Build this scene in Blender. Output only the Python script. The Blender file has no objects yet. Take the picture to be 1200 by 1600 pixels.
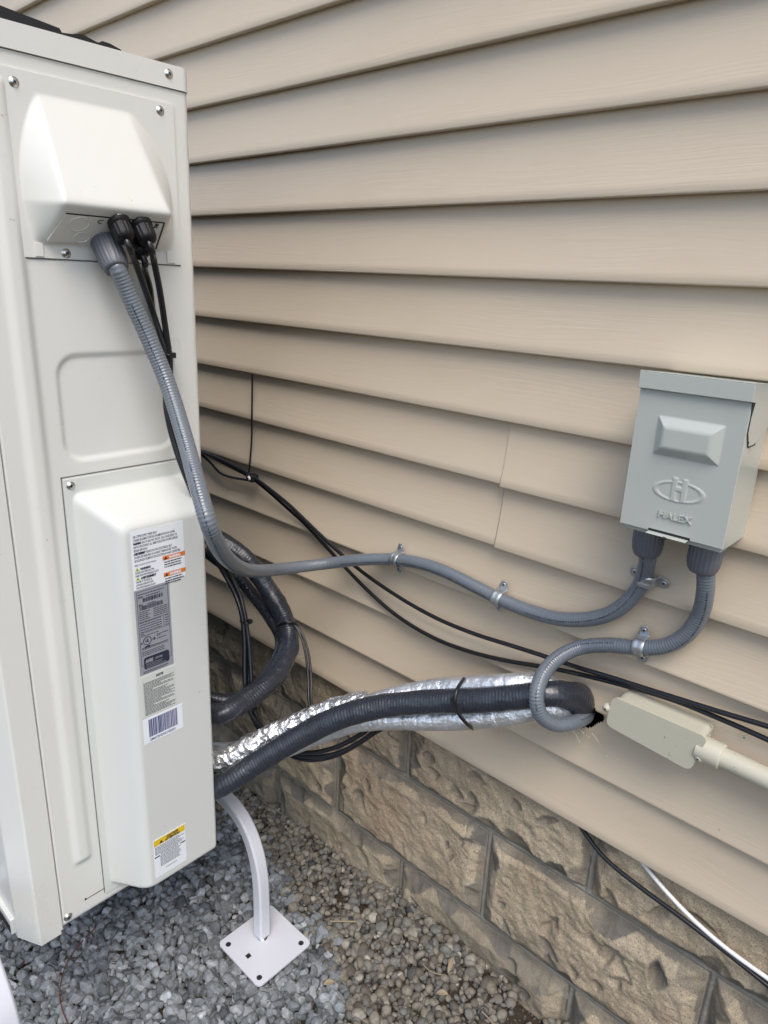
import bpy, bmesh, math, random
import numpy as np
from mathutils import Vector, Matrix
R_ = math.radians
random.seed(7)
S = bpy.context.scene
COL = S.collection

# ------------------------------------------------------------------ camera
CAM = np.array([0.0, -0.8921, 1.0500]); YAW, PIT, ROL, FPX = 0.7360, 0.31696, 0.04356, 1102.5
def cam_axes():
    cy, sy = math.cos(YAW), math.sin(YAW)
    f = np.array([-sy*math.cos(PIT), cy*math.cos(PIT), -math.sin(PIT)])
    r = np.array([cy, sy, 0.0]); u = np.cross(r, f)
    c, s = math.cos(ROL), math.sin(ROL)
    return c*r+s*u, -s*r+c*u, f
CR, CU, CF = cam_axes()
cd = bpy.data.cameras.new('camera'); co = bpy.data.objects.new('camera', cd); COL.objects.link(co)
co.matrix_world = Matrix(((CR[0], CU[0], -CF[0], CAM[0]), (CR[1], CU[1], -CF[1], CAM[1]), (CR[2], CU[2], -CF[2], CAM[2]), (0, 0, 0, 1)))
cd.sensor_fit = 'VERTICAL'; cd.sensor_height = 36.0; cd.lens = FPX/1600*36.0
cd.clip_start = 0.02; cd.clip_end = 500
S.camera = co
def ray(px, py): return CF + (px-600)/FPX*CR - (py-800)/FPX*CU
def at(px, py, ax, v):                      # measured point of the photograph on the plane axis = v
    d = ray(px, py); return CAM + (v-CAM[ax])/d[ax]*d
def atd(px, py, dep): return CAM + dep*ray(px, py)

# ------------------------------------------------------------------ world, sun, exposure
W = bpy.data.worlds.new('World'); S.world = W; W.use_nodes = True
nt = W.node_tree; sky = nt.nodes.new('ShaderNodeTexSky'); sky.sky_type = 'NISHITA'; sky.sun_disc = False
SUN_EL, SUN_AZ = R_(57), R_(130)            # azimuth measured clockwise from +Y
sky.sun_elevation = SUN_EL; sky.sun_rotation = SUN_AZ; sky.air_density = 1.0; sky.dust_density = 2.2; sky.ozone_density = 1.0
nt.links.new(sky.outputs[0], nt.nodes['Background'].inputs[0]); nt.nodes['Background'].inputs[1].default_value = 0.12
sl = bpy.data.lights.new('sun', 'SUN'); so = bpy.data.objects.new('sun', sl); COL.objects.link(so)
sl.energy = 1.15; sl.angle = R_(32); sl.color = (1.0, 0.95, 0.88)
sd = Vector((math.sin(SUN_AZ)*math.cos(SUN_EL), math.cos(SUN_AZ)*math.cos(SUN_EL), math.sin(SUN_EL)))
so.rotation_euler = sd.to_track_quat('Z', 'Y').to_euler(); so.location = (0, -3, 5)
S.view_settings.view_transform = 'Standard'; S.view_settings.look = 'None'
S.view_settings.exposure = 0.96; S.view_settings.gamma = 1.0
S.render.engine = 'CYCLES'

# ------------------------------------------------------------------ materials
def mat(name, col, rough=0.5, metal=0.0, spec=0.5, coat=0.0):
    m = bpy.data.materials.new(name); m.use_nodes = True
    b = m.node_tree.nodes['Principled BSDF']
    b.inputs['Base Color'].default_value = (*col, 1); b.inputs['Roughness'].default_value = rough
    b.inputs['Metallic'].default_value = metal; b.inputs['Specular IOR Level'].default_value = spec
    b.inputs['Coat Weight'].default_value = coat
    return m
def nd(m, t, **k):
    n = m.node_tree.nodes.new(t)
    for a, v in k.items(): setattr(n, a, v)
    return n
def lk(m, a, b): m.node_tree.links.new(a, b)
def noise(m, scale=10, detail=4, vec=None, rough=0.55, coord='Object'):
    tc = nd(m, 'ShaderNodeTexCoord'); mp = nd(m, 'ShaderNodeMapping'); n = nd(m, 'ShaderNodeTexNoise')
    lk(m, tc.outputs[coord], mp.inputs[0]); lk(m, mp.outputs[0], n.inputs['Vector'])
    if vec: mp.inputs['Scale'].default_value = vec
    n.inputs['Scale'].default_value = scale; n.inputs['Detail'].default_value = detail; n.inputs['Roughness'].default_value = rough
    return n
def ramp(m, src, stops):
    r = nd(m, 'ShaderNodeValToRGB'); lk(m, src, r.inputs[0]); e = r.color_ramp.elements
    while len(e) < len(stops): e.new(0.5)
    for el, (p, c) in zip(e, stops):
        el.position = p; el.color = (*c, 1) if len(c) == 3 else c
    return r
def mixc(m, a, b, fac, mode='MIX'):
    x = nd(m, 'ShaderNodeMix', data_type='RGBA', blend_type=mode)
    for sock, v in ((x.inputs[0], fac), (x.inputs[6], a), (x.inputs[7], b)):
        if hasattr(v, 'links') or hasattr(v, 'is_linked'): lk(m, v, sock)
        elif isinstance(v, (int, float)): sock.default_value = v
        else: sock.default_value = (*v, 1)
    return x.outputs[2]
def bump(m, src, strength=0.3, dist=0.001, prev=None):
    b = nd(m, 'ShaderNodeBump'); b.inputs['Strength'].default_value = strength; b.inputs['Distance'].default_value = dist
    lk(m, src, b.inputs['Height'])
    if prev is not None: lk(m, prev, b.inputs['Normal'])
    return b.outputs[0]
def setn(m, out): lk(m, out, m.node_tree.nodes['Principled BSDF'].inputs['Normal'])
def setc(m, out): lk(m, out, m.node_tree.nodes['Principled BSDF'].inputs['Base Color'])
def setr(m, out): lk(m, out, m.node_tree.nodes['Principled BSDF'].inputs['Roughness'])
def rng_(m, src, a, b, lo=0.3, hi=0.7):
    r = nd(m, 'ShaderNodeMapRange'); lk(m, src, r.inputs[0])
    for i, v in zip((1, 2, 3, 4), (lo, hi, a, b)): r.inputs[i].default_value = v
    return r.outputs[0]

M = {}
# vinyl siding: tan, embossed wavy wood grain running along x
m = M['siding'] = mat('tan_vinyl', (0.49, 0.41, 0.325), 0.42, 0, 0.45)
warp = noise(m, 1.0, 2, (2.2, 2.2, 9)); tc = nd(m, 'ShaderNodeTexCoord')
wv = nd(m, 'ShaderNodeVectorMath', operation='MULTIPLY_ADD'); lk(m, warp.outputs['Color'], wv.inputs[0]); wv.inputs[1].default_value = (0, 0, 0.05); lk(m, tc.outputs['Object'], wv.inputs[2])
mp = nd(m, 'ShaderNodeMapping'); mp.inputs['Scale'].default_value = (9, 3, 330); lk(m, wv.outputs[0], mp.inputs[0])
g = nd(m, 'ShaderNodeTexNoise'); g.inputs['Scale'].default_value = 1.0; g.inputs['Detail'].default_value = 3; lk(m, mp.outputs[0], g.inputs['Vector'])
fade = noise(m, 2.5, 2, (1, 1, 5))
gm = nd(m, 'ShaderNodeMath', operation='MULTIPLY'); lk(m, g.outputs[0], gm.inputs[0]); lk(m, rng_(m, fade.outputs[0], 0.25, 1.0, 0.35, 0.6), gm.inputs[1])
setn(m, bump(m, gm.outputs[0], 0.55, 0.0007))
big = noise(m, 1.7, 3); dirt = noise(m, 60, 5, (1, 1, 1))
c1 = mixc(m, (0.555, 0.463, 0.345), (0.585, 0.491, 0.37), big.outputs[0])
sp = ramp(m, dirt.outputs[0], [(0.0, (1, 1, 1)), (0.27, (1, 1, 1)), (0.2, (0.55, 0.5, 0.45)), (1, (1, 1, 1))])
r2 = ramp(m, dirt.outputs[0], [(0.19, (0.62, 0.58, 0.52)), (0.24, (1, 1, 1))])
sm_ = noise(m, 3.2, 6, (1, 1, 2.2), 0.68); r3 = ramp(m, sm_.outputs[0], [(0.0, (1.04, 1.04, 1.04)), (0.50, (1, 1, 1)), (0.68, (0.96, 0.953, 0.94)), (0.82, (0.90, 0.885, 0.86))])
setc(m, mixc(m, mixc(m, c1, r3.outputs[0], 1.0, 'MULTIPLY'), r2.outputs[0], 1.0, 'MULTIPLY')); setr(m, rng_(m, big.outputs[0], 0.36, 0.5))
m.node_tree.nodes.remove(sp)
# painted off-white sheet metal
def painted(name, col, rough=0.28, marks=True, coat=0.15):
    m = mat(name, col, rough, 0, 0.5, coat)
    n = noise(m, 350, 2); b = bump(m, n.outputs[0], 0.06, 0.0004)
    w = noise(m, 5, 2); setn(m, bump(m, w.outputs[0], 0.10, 0.004, b))
    if marks:
        d = noise(m, 14, 6, (1, 1, 0.35), 0.7)
        rr = ramp(m, d.outputs[0], [(0.64, (1, 1, 1)), (0.78, (0.95, 0.94, 0.92))])
        s2 = noise(m, 90, 3); rs = ramp(m, s2.outputs[0], [(0.22, (0.72, 0.69, 0.63)), (0.27, (1, 1, 1))])
        setc(m, mixc(m, mixc(m, col, rr.outputs[0], 1.0, 'MULTIPLY'), rs.outputs[0], 1.0, 'MULTIPLY'))
        setr(m, rng_(m, d.outputs[0], rough-0.03, rough+0.14))
    return m
M['white'] = painted('offwhite_paint', (0.69, 0.69, 0.645))
M['white2'] = painted('offwhite_plastic', (0.635, 0.65, 0.615), 0.36, True, 0.05)
M['stand'] = painted('white_powder_coat', (0.60, 0.61, 0.66), 0.30)
M['box'] = painted('grey_enamel', (0.455, 0.475, 0.43), 0.27, False, 0.25)
M['dark'] = mat('dark_gap', (0.012, 0.012, 0.013), 0.8)
M['black'] = mat('black_plastic', (0.012, 0.012, 0.014), 0.33)
M['gland'] = mat('matte_black_nylon', (0.008, 0.008, 0.009), 0.5, 0, 0.35)
M['screw'] = mat('zinc_screw', (0.62, 0.62, 0.60), 0.28, 1.0)
M['galv'] = mat('galvanised_steel', (0.52, 0.54, 0.55), 0.36, 0.85)
n = noise(M['galv'], 60, 4); setr(M['galv'], rng_(M['galv'], n.outputs[0], 0.26, 0.5))
# grey liquid-tight conduit
m = M['conduit'] = mat('grey_pvc', (0.125, 0.142, 0.175), 0.26, 0, 0.6, 0.25)
n = noise(m, 120, 4); setn(m, bump(m, n.outputs[0], 0.12, 0.0004)); n2 = noise(m, 12, 4)
setc(m, mixc(m, (0.118, 0.138, 0.162), (0.15, 0.17, 0.19), n2.outputs[0])); setr(m, rng_(m, n2.outputs[0], 0.24, 0.42))
M['fitting'] = mat('grey_fitting', (0.12, 0.125, 0.145), 0.42)
M['print'] = mat('black_print', (0.02, 0.025, 0.035), 0.4)
M['cable'] = mat('black_cable', (0.010, 0.011, 0.014), 0.30, 0, 0.5)
m = M['tape'] = mat('black_foil_wrap', (0.022, 0.026, 0.036), 0.30, 0, 0.55, 0.2)
n = noise(m, 90, 6, None, 0.65); n2 = noise(m, 260, 3); setn(m, bump(m, n.outputs[0], 0.55, 0.0028, bump(m, n2.outputs[0], 0.3, 0.0006)))
setr(m, rng_(m, n.outputs[0], 0.2, 0.42))
m = M['foil'] = mat('crinkled_foil', (0.88, 0.89, 0.90), 0.28, 0.92)
n = noise(m, 70, 6, None, 0.6); vo = nd(m, 'ShaderNodeTexVoronoi'); vo.inputs['Scale'].default_value = 95; tc = nd(m, 'ShaderNodeTexCoord'); lk(m, tc.outputs['Object'], vo.inputs['Vector'])
setn(m, bump(m, n.outputs[0], 0.95, 0.006, bump(m, vo.outputs[0], 0.8, 0.004))); setr(m, rng_(m, n.outputs[0], 0.16, 0.36))
m = M['foil_sleeve'] = mat('foil_sleeve', (0.84, 0.85, 0.86), 0.36, 0.85)
n = noise(m, 48, 7, None, 0.62); vo = nd(m, 'ShaderNodeTexVoronoi'); vo.inputs['Scale'].default_value = 60; tc = nd(m, 'ShaderNodeTexCoord'); lk(m, tc.outputs['Object'], vo.inputs['Vector']); setn(m, bump(m, n.outputs[0], 0.85, 0.005, bump(m, vo.outputs[0], 0.5, 0.003))); setr(m, rng_(m, n.outputs[0], 0.26, 0.46))
m = M['beige'] = mat('beige_brushed_paint', (0.50, 0.475, 0.375), 0.42)
n = noise(m, 420, 3); n2 = noise(m, 45, 5); setn(m, bump(m, n.outputs[0], 0.25, 0.0006, bump(m, n2.outputs[0], 0.25, 0.0015)))
n3 = noise(m, 110, 4); rr = ramp(m, n3.outputs[0], [(0.27, (0.55, 0.5, 0.4)), (0.33, (1, 1, 1))]); setc(m, mixc(m, (0.50, 0.475, 0.375), rr.outputs[0], 1.0, 'MULTIPLY'))
M['white_cable'] = mat('white_cable', (0.72, 0.72, 0.70), 0.35)
M['paper'] = mat('white_label', (0.80, 0.83, 0.86), 0.35)
M['silverpaper'] = mat('silver_label', (0.36, 0.37, 0.42), 0.38, 0.25)
M['ink'] = mat('black_ink', (0.02, 0.025, 0.05), 0.5)
M['inkblue'] = mat('blue_barcode_ink', (0.06, 0.07, 0.20), 0.5)
M['orange'] = mat('orange_ink', (0.72, 0.20, 0.03), 0.5)
M['yellow'] = mat('yellow_ink', (0.74, 0.50, 0.015), 0.45)
M['green'] = mat('lime_triangle', (0.50, 0.58, 0.08), 0.5)
M['crumb'] = mat('pale_foam', (0.66, 0.60, 0.46), 0.8)
M['copper'] = mat('rusty_wire', (0.22, 0.09, 0.045), 0.45, 0.5)
M['leaf'] = mat('dry_leaf', (0.27, 0.215, 0.14), 0.8)
# split-face block
m = M['block'] = mat('split_face_block', (0.3, 0.25, 0.18), 0.9, 0, 0.25)
at1 = nd(m, 'ShaderNodeAttribute', attribute_name='tone')
sep = nd(m, 'ShaderNodeSeparateColor'); lk(m, at1.outputs['Color'], sep.inputs[0])
na = noise(m, 14, 6, None, 0.6); nb = noise(m, 420, 3); nc = noise(m, 800, 2); ne = noise(m, 3, 3)
tan = mixc(m, (0.29, 0.225, 0.145), (0.56, 0.475, 0.355), na.outputs[0])
rust = mixc(m, tan, (0.30, 0.19, 0.12), rng_(m, ne.outputs[0], 0.0, 0.55, 0.5, 0.75))
fine = ramp(m, nb.outputs[0], [(0.30, (0.45, 0.43, 0.40)), (0.42, (0.92, 0.92, 0.92)), (0.60, (1.06, 1.05, 1.02)), (0.70, (1.5, 1.45, 1.35))])
tan2 = mixc(m, rust, fine.outputs[0], 1.0, 'MULTIPLY')
grey = mixc(m, (0.06, 0.059, 0.054), (0.17, 0.162, 0.142), na.outputs[0])
darkened = mixc(m, tan2, (0.15, 0.135, 0.105), sep.outputs[1])  # darker brown towards the ground and the left end, with random patches
mort = mixc(m, (0.15, 0.142, 0.12), (0.33, 0.31, 0.265), na.outputs[0]); setc(m, mixc(m, mixc(m, darkened, grey, sep.outputs[0]), mort, sep.outputs[2]))
nf = noise(m, 75, 6, None, 0.65); setn(m, bump(m, nf.outputs[0], 0.8, 0.004, bump(m, nb.outputs[0], 0.6, 0.0016, bump(m, nc.outputs[0], 0.3, 0.0008))))
M['mortar'] = M['block']
# stones
def stonemat(name, stops, rough=0.75):
    m = mat(name, (0.3, 0.3, 0.3), rough, 0, 0.35)
    a = nd(m, 'ShaderNodeAttribute', attribute_name='tone'); s = nd(m, 'ShaderNodeSeparateColor'); lk(m, a.outputs['Color'], s.inputs[0])
    r = ramp(m, s.outputs[0], stops); n = noise(m, 160, 5, None, 0.65); n2 = noise(m, 500, 3)
    f = ramp(m, n.outputs[0], [(0.3, (0.68, 0.68, 0.68)), (0.55, (1.0, 1.0, 1.0)), (0.75, (1.4, 1.4, 1.4))])
    setc(m, mixc(m, r.outputs[0], f.outputs[0], 1.0, 'MULTIPLY')); setn(m, bump(m, n.outputs[0], 0.5, 0.0018, bump(m, n2.outputs[0], 0.3, 0.0006)))
    return m
M['gravel'] = stonemat('grey_crushed_stone', [(0, (0.065, 0.070, 0.075)), (0.3, (0.145, 0.156, 0.165)), (0.62, (0.25, 0.267, 0.28)), (0.9, (0.38, 0.40, 0.415)), (1, (0.43, 0.45, 0.47))])
M['pebble'] = stonemat('brown_pebble', [(0, (0.05, 0.052, 0.052)), (0.25, (0.115, 0.10, 0.078)), (0.45, (0.15, 0.15, 0.14)), (0.62, (0.185, 0.16, 0.122)), (0.85, (0.24, 0.225, 0.19)), (1, (0.34, 0.315, 0.265))])
m = M['soil'] = mat('dark_soil', (0.035, 0.028, 0.02), 0.95, 0, 0.1)
n = noise(m, 60, 8, None, 0.7); n2 = noise(m, 400, 3); setc(m, mixc(m, (0.022, 0.018, 0.014), (0.085, 0.065, 0.045), n.outputs[0])); setn(m, bump(m, n.outputs[0], 0.8, 0.006, bump(m, n2.outputs[0], 0.6, 0.0015)))
m = M['wood'] = mat('sheathing', (0.10, 0.08, 0.06), 0.9)

# ------------------------------------------------------------------ mesh helpers
def setp(o, **k):
    for a, v in k.items():
        if v: o[a] = v
def empty(name, loc, label, cat, group=None):
    o = bpy.data.objects.new(name, None); COL.objects.link(o); o.location = loc; o.empty_display_size = 0.05
    setp(o, label=label, category=cat, group=group); return o
class MB:
    def __init__(s): s.v = []; s.f = []; s.mi = []; s.sm = []
    def add(s, verts, faces, mi=0, smooth=False):
        b = len(s.v); s.v += [tuple(float(c) for c in v) for v in verts]
        for f in faces: s.f.append([b+i for i in f]); s.mi.append(mi); s.sm.append(smooth)
    def box(s, a, b, mi=0):
        x0, y0, z0 = a; x1, y1, z1 = b
        s.add([(x0,y0,z0),(x1,y0,z0),(x1,y1,z0),(x0,y1,z0),(x0,y0,z1),(x1,y0,z1),(x1,y1,z1),(x0,y1,z1)],
              [(0,3,2,1),(4,5,6,7),(0,1,5,4),(1,2,6,5),(2,3,7,6),(3,0,4,7)], mi)
    def prism(s, poly, vec, mi=0, smooth=False):     # poly: 3D points, extruded along vec
        n = len(poly); p = [np.array(q, float) for q in poly]; v = np.array(vec, float)
        s.add(p+[q+v for q in p], [tuple(range(n))[::-1], tuple(range(n, 2*n))], mi, False)
        s.add(p+[q+v for q in p], [(i, (i+1) % n, n+(i+1) % n, n+i) for i in range(n)], mi, smooth)
    def poly(s, pts, mi=0): s.add(pts, [tuple(range(len(pts)))], mi)
    def lathe(s, c, axis, prof, n=28, mi=0, smooth=True, rf=None):   # prof: (distance along axis, radius)
        ax = np.array(axis, float); ax /= np.linalg.norm(ax)
        t = np.array([0, 0, 1.]) if abs(ax[2]) < 0.9 else np.array([1., 0, 0])
        a = np.cross(ax, t); a /= np.linalg.norm(a); b = np.cross(ax, a); c = np.array(c, float)
        V = []
        for h, r in prof:
            for k in range(n):
                q = 2*math.pi*k/n; rr = r*(rf(q, h) if rf else 1)
                V.append(c+ax*h+rr*(math.cos(q)*a+math.sin(q)*b))
        F = [(i*n+k, i*n+(k+1) % n, (i+1)*n+(k+1) % n, (i+1)*n+k) for i in range(len(prof)-1) for k in range(n)]
        s.add(V, F, mi, smooth)
        s.add(V[:n], [tuple(range(n))[::-1]], mi); s.add(V[-n:], [tuple(range(n))], mi)
    def grid(s, P, mi=0, smooth=True, flip=False):   # P: array [i][j][3]
        n, mm = P.shape[:2]
        F = [(i*mm+j, i*mm+j+1, (i+1)*mm+j+1, (i+1)*mm+j) for i in range(n-1) for j in range(mm-1)]
        if flip: F = [f[::-1] for f in F]
        s.add(P.reshape(-1, 3).tolist(), F, mi, smooth)
    def text(s, t, size, o, ux, uy, mi=0, ext=0.0, wide=1.0, lift=0.0003, align='LEFT', bold=0.0):
        c = bpy.data.curves.new('t', 'FONT'); c.body = t; c.size = size; c.extrude = ext; c.resolution_u = 2; c.align_x = align; c.offset = bold
        ob = bpy.data.objects.new('t', c); COL.objects.link(ob); me = bpy.data.meshes.new_from_object(ob)
        ux = np.array(ux, float); uy = np.array(uy, float); nn = np.cross(ux, uy); o = np.array(o, float)
        s.add([o+ux*v.co.x*wide+uy*v.co.y+nn*(v.co.z+lift+ext) for v in me.vertices], [tuple(p.vertices) for p in me.polygons], mi)
        bpy.data.objects.remove(ob); bpy.data.curves.remove(c); bpy.data.meshes.remove(me)
    def build(s, name, mats, parent=None, bevel=0, **props):
        me = bpy.data.meshes.new(name); me.from_pydata(s.v, [], s.f)
        for q in (mats if isinstance(mats, (list, tuple)) else [mats]): me.materials.append(M[q] if isinstance(q, str) else q)
        me.polygons.foreach_set('material_index', s.mi); me.polygons.foreach_set('use_smooth', s.sm); me.update()
        o = bpy.data.objects.new(name, me); COL.objects.link(o)
        if bevel:
            b = o.modifiers.new('b', 'BEVEL'); b.width = bevel; b.segments = 3; b.limit_method = 'ANGLE'; b.angle_limit = R_(35)
            w = o.modifiers.new('w', 'WEIGHTED_NORMAL'); me.polygons.foreach_set('use_smooth', [True]*len(me.polygons))
        if parent is not None:
            o.parent = parent
            pm = parent
            loc = Vector((0, 0, 0))
            while pm is not None: loc += pm.location; pm = pm.parent
            o.location = -loc
        setp(o, **props); return o
def catmull(pts, per=14):
    P = [np.array(p, float) for p in pts]; P = [2*P[0]-P[1]]+P+[2*P[-1]-P[-2]]; out = []
    for i in range(1, len(P)-2):
        p0, p1, p2, p3 = P[i-1:i+3]
        t1 = max(np.linalg.norm(p1-p0), 1e-6)**.5; t2 = t1+max(np.linalg.norm(p2-p1), 1e-6)**.5; t3 = t2+max(np.linalg.norm(p3-p2), 1e-6)**.5
        for k in range(per):
            t = t1+(t2-t1)*k/per
            A1 = (t1-t)/t1*p0+t/t1*p1; A2 = (t2-t)/(t2-t1)*p1+(t-t1)/(t2-t1)*p2; A3 = (t3-t)/(t3-t2)*p2+(t-t2)/(t3-t2)*p3
            B1 = (t2-t)/t2*A1+t/t2*A2; B2 = (t3-t)/(t3-t1)*A2+(t-t1)/(t3-t1)*A3
            out.append((t2-t)/(t2-t1)*B1+(t-t1)/(t2-t1)*B2)
    out.append(P[-2]); return np.array(out)
def resample(C, ds):
    d = np.linalg.norm(np.diff(C, axis=0), axis=1); s = np.concatenate([[0], np.cumsum(d)]); n = max(2, int(round(s[-1]/ds)))
    q = np.linspace(0, s[-1], n+1); return np.stack([np.interp(q, s, C[:, k]) for k in range(3)], 1), q
def smooth_path(C, it=6):
    C = C.copy()
    for _ in range(it): C[1:-1] = .25*C[:-2]+.5*C[1:-1]+.25*C[2:]
    return C
def frames(C):
    T = np.gradient(C, axis=0); T /= np.linalg.norm(T, axis=1)[:, None]
    a = np.cross(T[0], [0, 0, 1.]); 
    if np.linalg.norm(a) < .1: a = np.cross(T[0], [0, 1., 0])
    a /= np.linalg.norm(a); A = [a]
    for i in range(1, len(C)):
        a = A[-1]-T[i]*np.dot(A[-1], T[i]); a /= np.linalg.norm(a); A.append(a)
    A = np.array(A); return T, A, np.cross(T, A)
def tube(mb, pts, r, n=16, ds=0.004, rf=None, mi=0, per=14, sm=8, caps=True, closed=False, sect=None):
    C = smooth_path(resample(catmull(pts, per), ds)[0], sm); C, q = resample(C, ds); T, A, B = frames(C)
    th = np.arange(n)*2*math.pi/n; L = len(C)
    if rf is not None: RR = rf(q[:, None], th[None, :])*r
    else: RR = np.full((L, n), r)
    if sect is not None: ca = np.array([p[0] for p in sect]); sa = np.array([p[1] for p in sect]); n = len(sect); RR = np.ones((L, n))
    else: ca, sa = np.cos(th), np.sin(th)
    V = C[:, None, :]+RR[:, :, None]*(ca[None, :, None]*A[:, None, :]+sa[None, :, None]*B[:, None, :])
    F = [(i*n+k, i*n+(k+1) % n, (i+1)*n+(k+1) % n, (i+1)*n+k) for i in range(L-1) for k in range(n)]
    V = V.reshape(-1, 3); mb.add(V.tolist(), F, mi, True)
    if caps: mb.add(V[:n].tolist(), [tuple(range(n))[::-1]], mi); mb.add(V[-n:].tolist(), [tuple(range(n))], mi)
    return C, T, A, B
_rs = np.random.RandomState(3)
LAT = _rs.rand(256, 256)
def vnoise(x, y, s=1.0, o=0):
    x = np.asarray(x)*s+o*17.3+1000; y = np.asarray(y)*s+o*9.1+1000; xi = np.floor(x).astype(int); yi = np.floor(y).astype(int); fx = x-xi; fy = y-yi
    fx = fx*fx*(3-2*fx); fy = fy*fy*(3-2*fy); g = lambda a, b: LAT[a % 256, b % 256]
    return ((g(xi, yi)*(1-fx)+g(xi+1, yi)*fx)*(1-fy)+(g(xi, yi+1)*(1-fx)+g(xi+1, yi+1)*fx)*fy)*2-1
def fbm(x, y, s=1, o=0, n=4):
    return sum(vnoise(x, y, s*2**k, o+k)*.5**k for k in range(n))
def smin(a, b, k):
    h = np.clip(.5+.5*(b-a)/k, 0, 1); return b*(1-h)+a*h-k*h*(1-h)
def smax(a, b, k): return -smin(-a, -b, k)
def screw(name, c, n, parent, r=0.0045, mats=('screw', 'dark'), seedrot=None, dome=True, label=None):
    b = MB(); n = np.array(n, float); n /= np.linalg.norm(n); c = np.array(c, float)
    if dome: b.lathe(c-n*.0005, n, [(0, r*1.25), (.0008, r*1.25), (.0009, r), (r*.35, r*.93), (r*.55, r*.7), (r*.66, r*.35), (r*.68, .0001)], 20)
    else: b.lathe(c-n*.0005, n, [(0, r), (r*.25, r), (r*.32, r*.8), (r*.33, .0001)], 20)
    t = np.array([0, 0, 1.]) if abs(n[2]) < .9 else np.array([1., 0, 0]); a = np.cross(n, t); a /= np.linalg.norm(a); d = np.cross(n, a)
    q = random.random()*1.5 if seedrot is None else seedrot; a, d = math.cos(q)*a+math.sin(q)*d, -math.sin(q)*a+math.cos(q)*d
    top = r*.68 if dome else r*.34
    for u, v in ((a, d), (d, a)):
        p = c+n*(top-.0003); b.prism([p+u*r*.5+v*r*.11, p-u*r*.5+v*r*.11, p-u*r*.5-v*r*.11, p+u*r*.5-v*r*.11], n*.0004, 1)
    return b.build(name, list(mats), parent, label=label)

# ------------------------------------------------------------------ GROUND
GZ = -0.212
def gheight(x, y):
    return GZ + 0.035*np.exp(-((x+.60)/.16)**2)*np.exp(-((y-.0)/.10)**2) + .006*vnoise(x, y, 6, 3) - .02*np.exp(-((x+1.25)/.2)**2)*np.exp(-((y-0)/.12)**2)
def stepped(*segs):
    o = []
    for a, b, n in segs: o += list(np.linspace(a, b, n, endpoint=False))
    return np.array(o+[segs[-1][1]])
xs = stepped((-60, -3, 12), (-3, -1.9, 12), (-1.9, .6, 200), (.6, 2, 10), (2, 60, 12)); ys = stepped((-60, -2, 12), (-2, -1.1, 12), (-1.1, .1, 110), (.1, .5, 3))
X, Y = np.meshgrid(xs, ys, indexing='ij'); near = ((np.abs(X) < 3) & (np.abs(Y) < 2))
b = MB(); b.grid(np.stack([X, Y, gheight(X, Y)+np.where(near, .002*fbm(X, Y, 60, 5), 0)], 2)); b.build('ground', 'soil', kind='structure')

def ico(sub):
    bm = bmesh.new(); bmesh.ops.create_icosphere(bm, subdivisions=sub, radius=1); bm.verts.ensure_lookup_table()
    V = np.array([v.co[:] for v in bm.verts]); F = np.array([[v.index for v in f.verts] for f in bm.faces]); bm.free(); return V, F
def protos(sub, n, cuts, k0, k1, rs):
    V, F = ico(sub); out = []
    for _ in range(n):
        N = rs.normal(size=(cuts, 3)); N /= np.linalg.norm(N, axis=1)[:, None]; D = rs.uniform(k0, k1, cuts)
        dd = V@N.T; t = np.where(dd > 1e-3, D[None]/np.maximum(dd, 1e-3), 9).min(1); t = np.minimum(t, 1.0)
        out.append(V*t[:, None])
    return out, F
def stones(name, mname, pos, size, flat, cuts, k, sub, rs, tone, label, cat, elong=(0.6, 0.95)):
    PR, F = protos(sub, 24, cuts, k[0], k[1], rs); nv = len(PR[0]); N = len(pos)
    q = rs.normal(size=(N, 4)); q[:, 1:3] *= flat; q /= np.linalg.norm(q, axis=1)[:, None]
    w, x, y, z = q.T
    RM = np.stack([np.stack([1-2*(y*y+z*z), 2*(x*y-z*w), 2*(x*z+y*w)], 1), np.stack([2*(x*y+z*w), 1-2*(x*x+z*z), 2*(y*z-x*w)], 1), np.stack([2*(x*z-y*w), 2*(y*z+x*w), 1-2*(x*x+y*y)], 1)], 1)
    sc = np.stack([size, size*rs.uniform(*elong, N), size*rs.uniform(.5, .75, N)], 1)
    V = np.empty((N, nv, 3)); pi = rs.randint(0, 24, N)
    for i in range(N): V[i] = (PR[pi[i]]*sc[i])@RM[i].T+pos[i]
    FF = (F[None]+np.arange(N)[:, None, None]*nv).reshape(-1, 3)
    me = bpy.data.meshes.new(name); me.vertices.add(N*nv); me.vertices.foreach_set('co', V.reshape(-1).astype(np.float32))
    me.loops.add(len(FF)*3); me.loops.foreach_set('vertex_index', FF.reshape(-1).astype(np.int32))
    me.polygons.add(len(FF)); me.polygons.foreach_set('loop_start', np.arange(0, len(FF)*3, 3, dtype=np.int32)); me.polygons.foreach_set('loop_total', np.full(len(FF), 3, np.int32))
    me.polygons.foreach_set('use_smooth', np.full(len(FF), mname != 'gravel')); me.update(calc_edges=True)
    ca = me.color_attributes.new('tone', 'FLOAT_COLOR', 'POINT'); c = np.ones((N, nv, 4), np.float32); c[:, :, 0] = tone[:, None]; ca.data.foreach_set('color', c.reshape(-1))
    me.materials.append(M[mname]); o = bpy.data.objects.new(name, me); COL.objects.link(o)
    setp(o, label=label, category=cat, kind='stuff'); return o
rs = np.random.RandomState(11)
def bound(x):     # y of the border between grey gravel (in front) and brown pebbles (towards the wall)
    return np.interp(x, [-2.2, -1.35, -1.03, -.80, -.614, -.40, .6], [-.07, -.08, -.10, -.155, -.245, -.42, -.95]) + .018*vnoise(x, x*0, 14, 2) + .012*vnoise(x, x*0, 40, 4)
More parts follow.
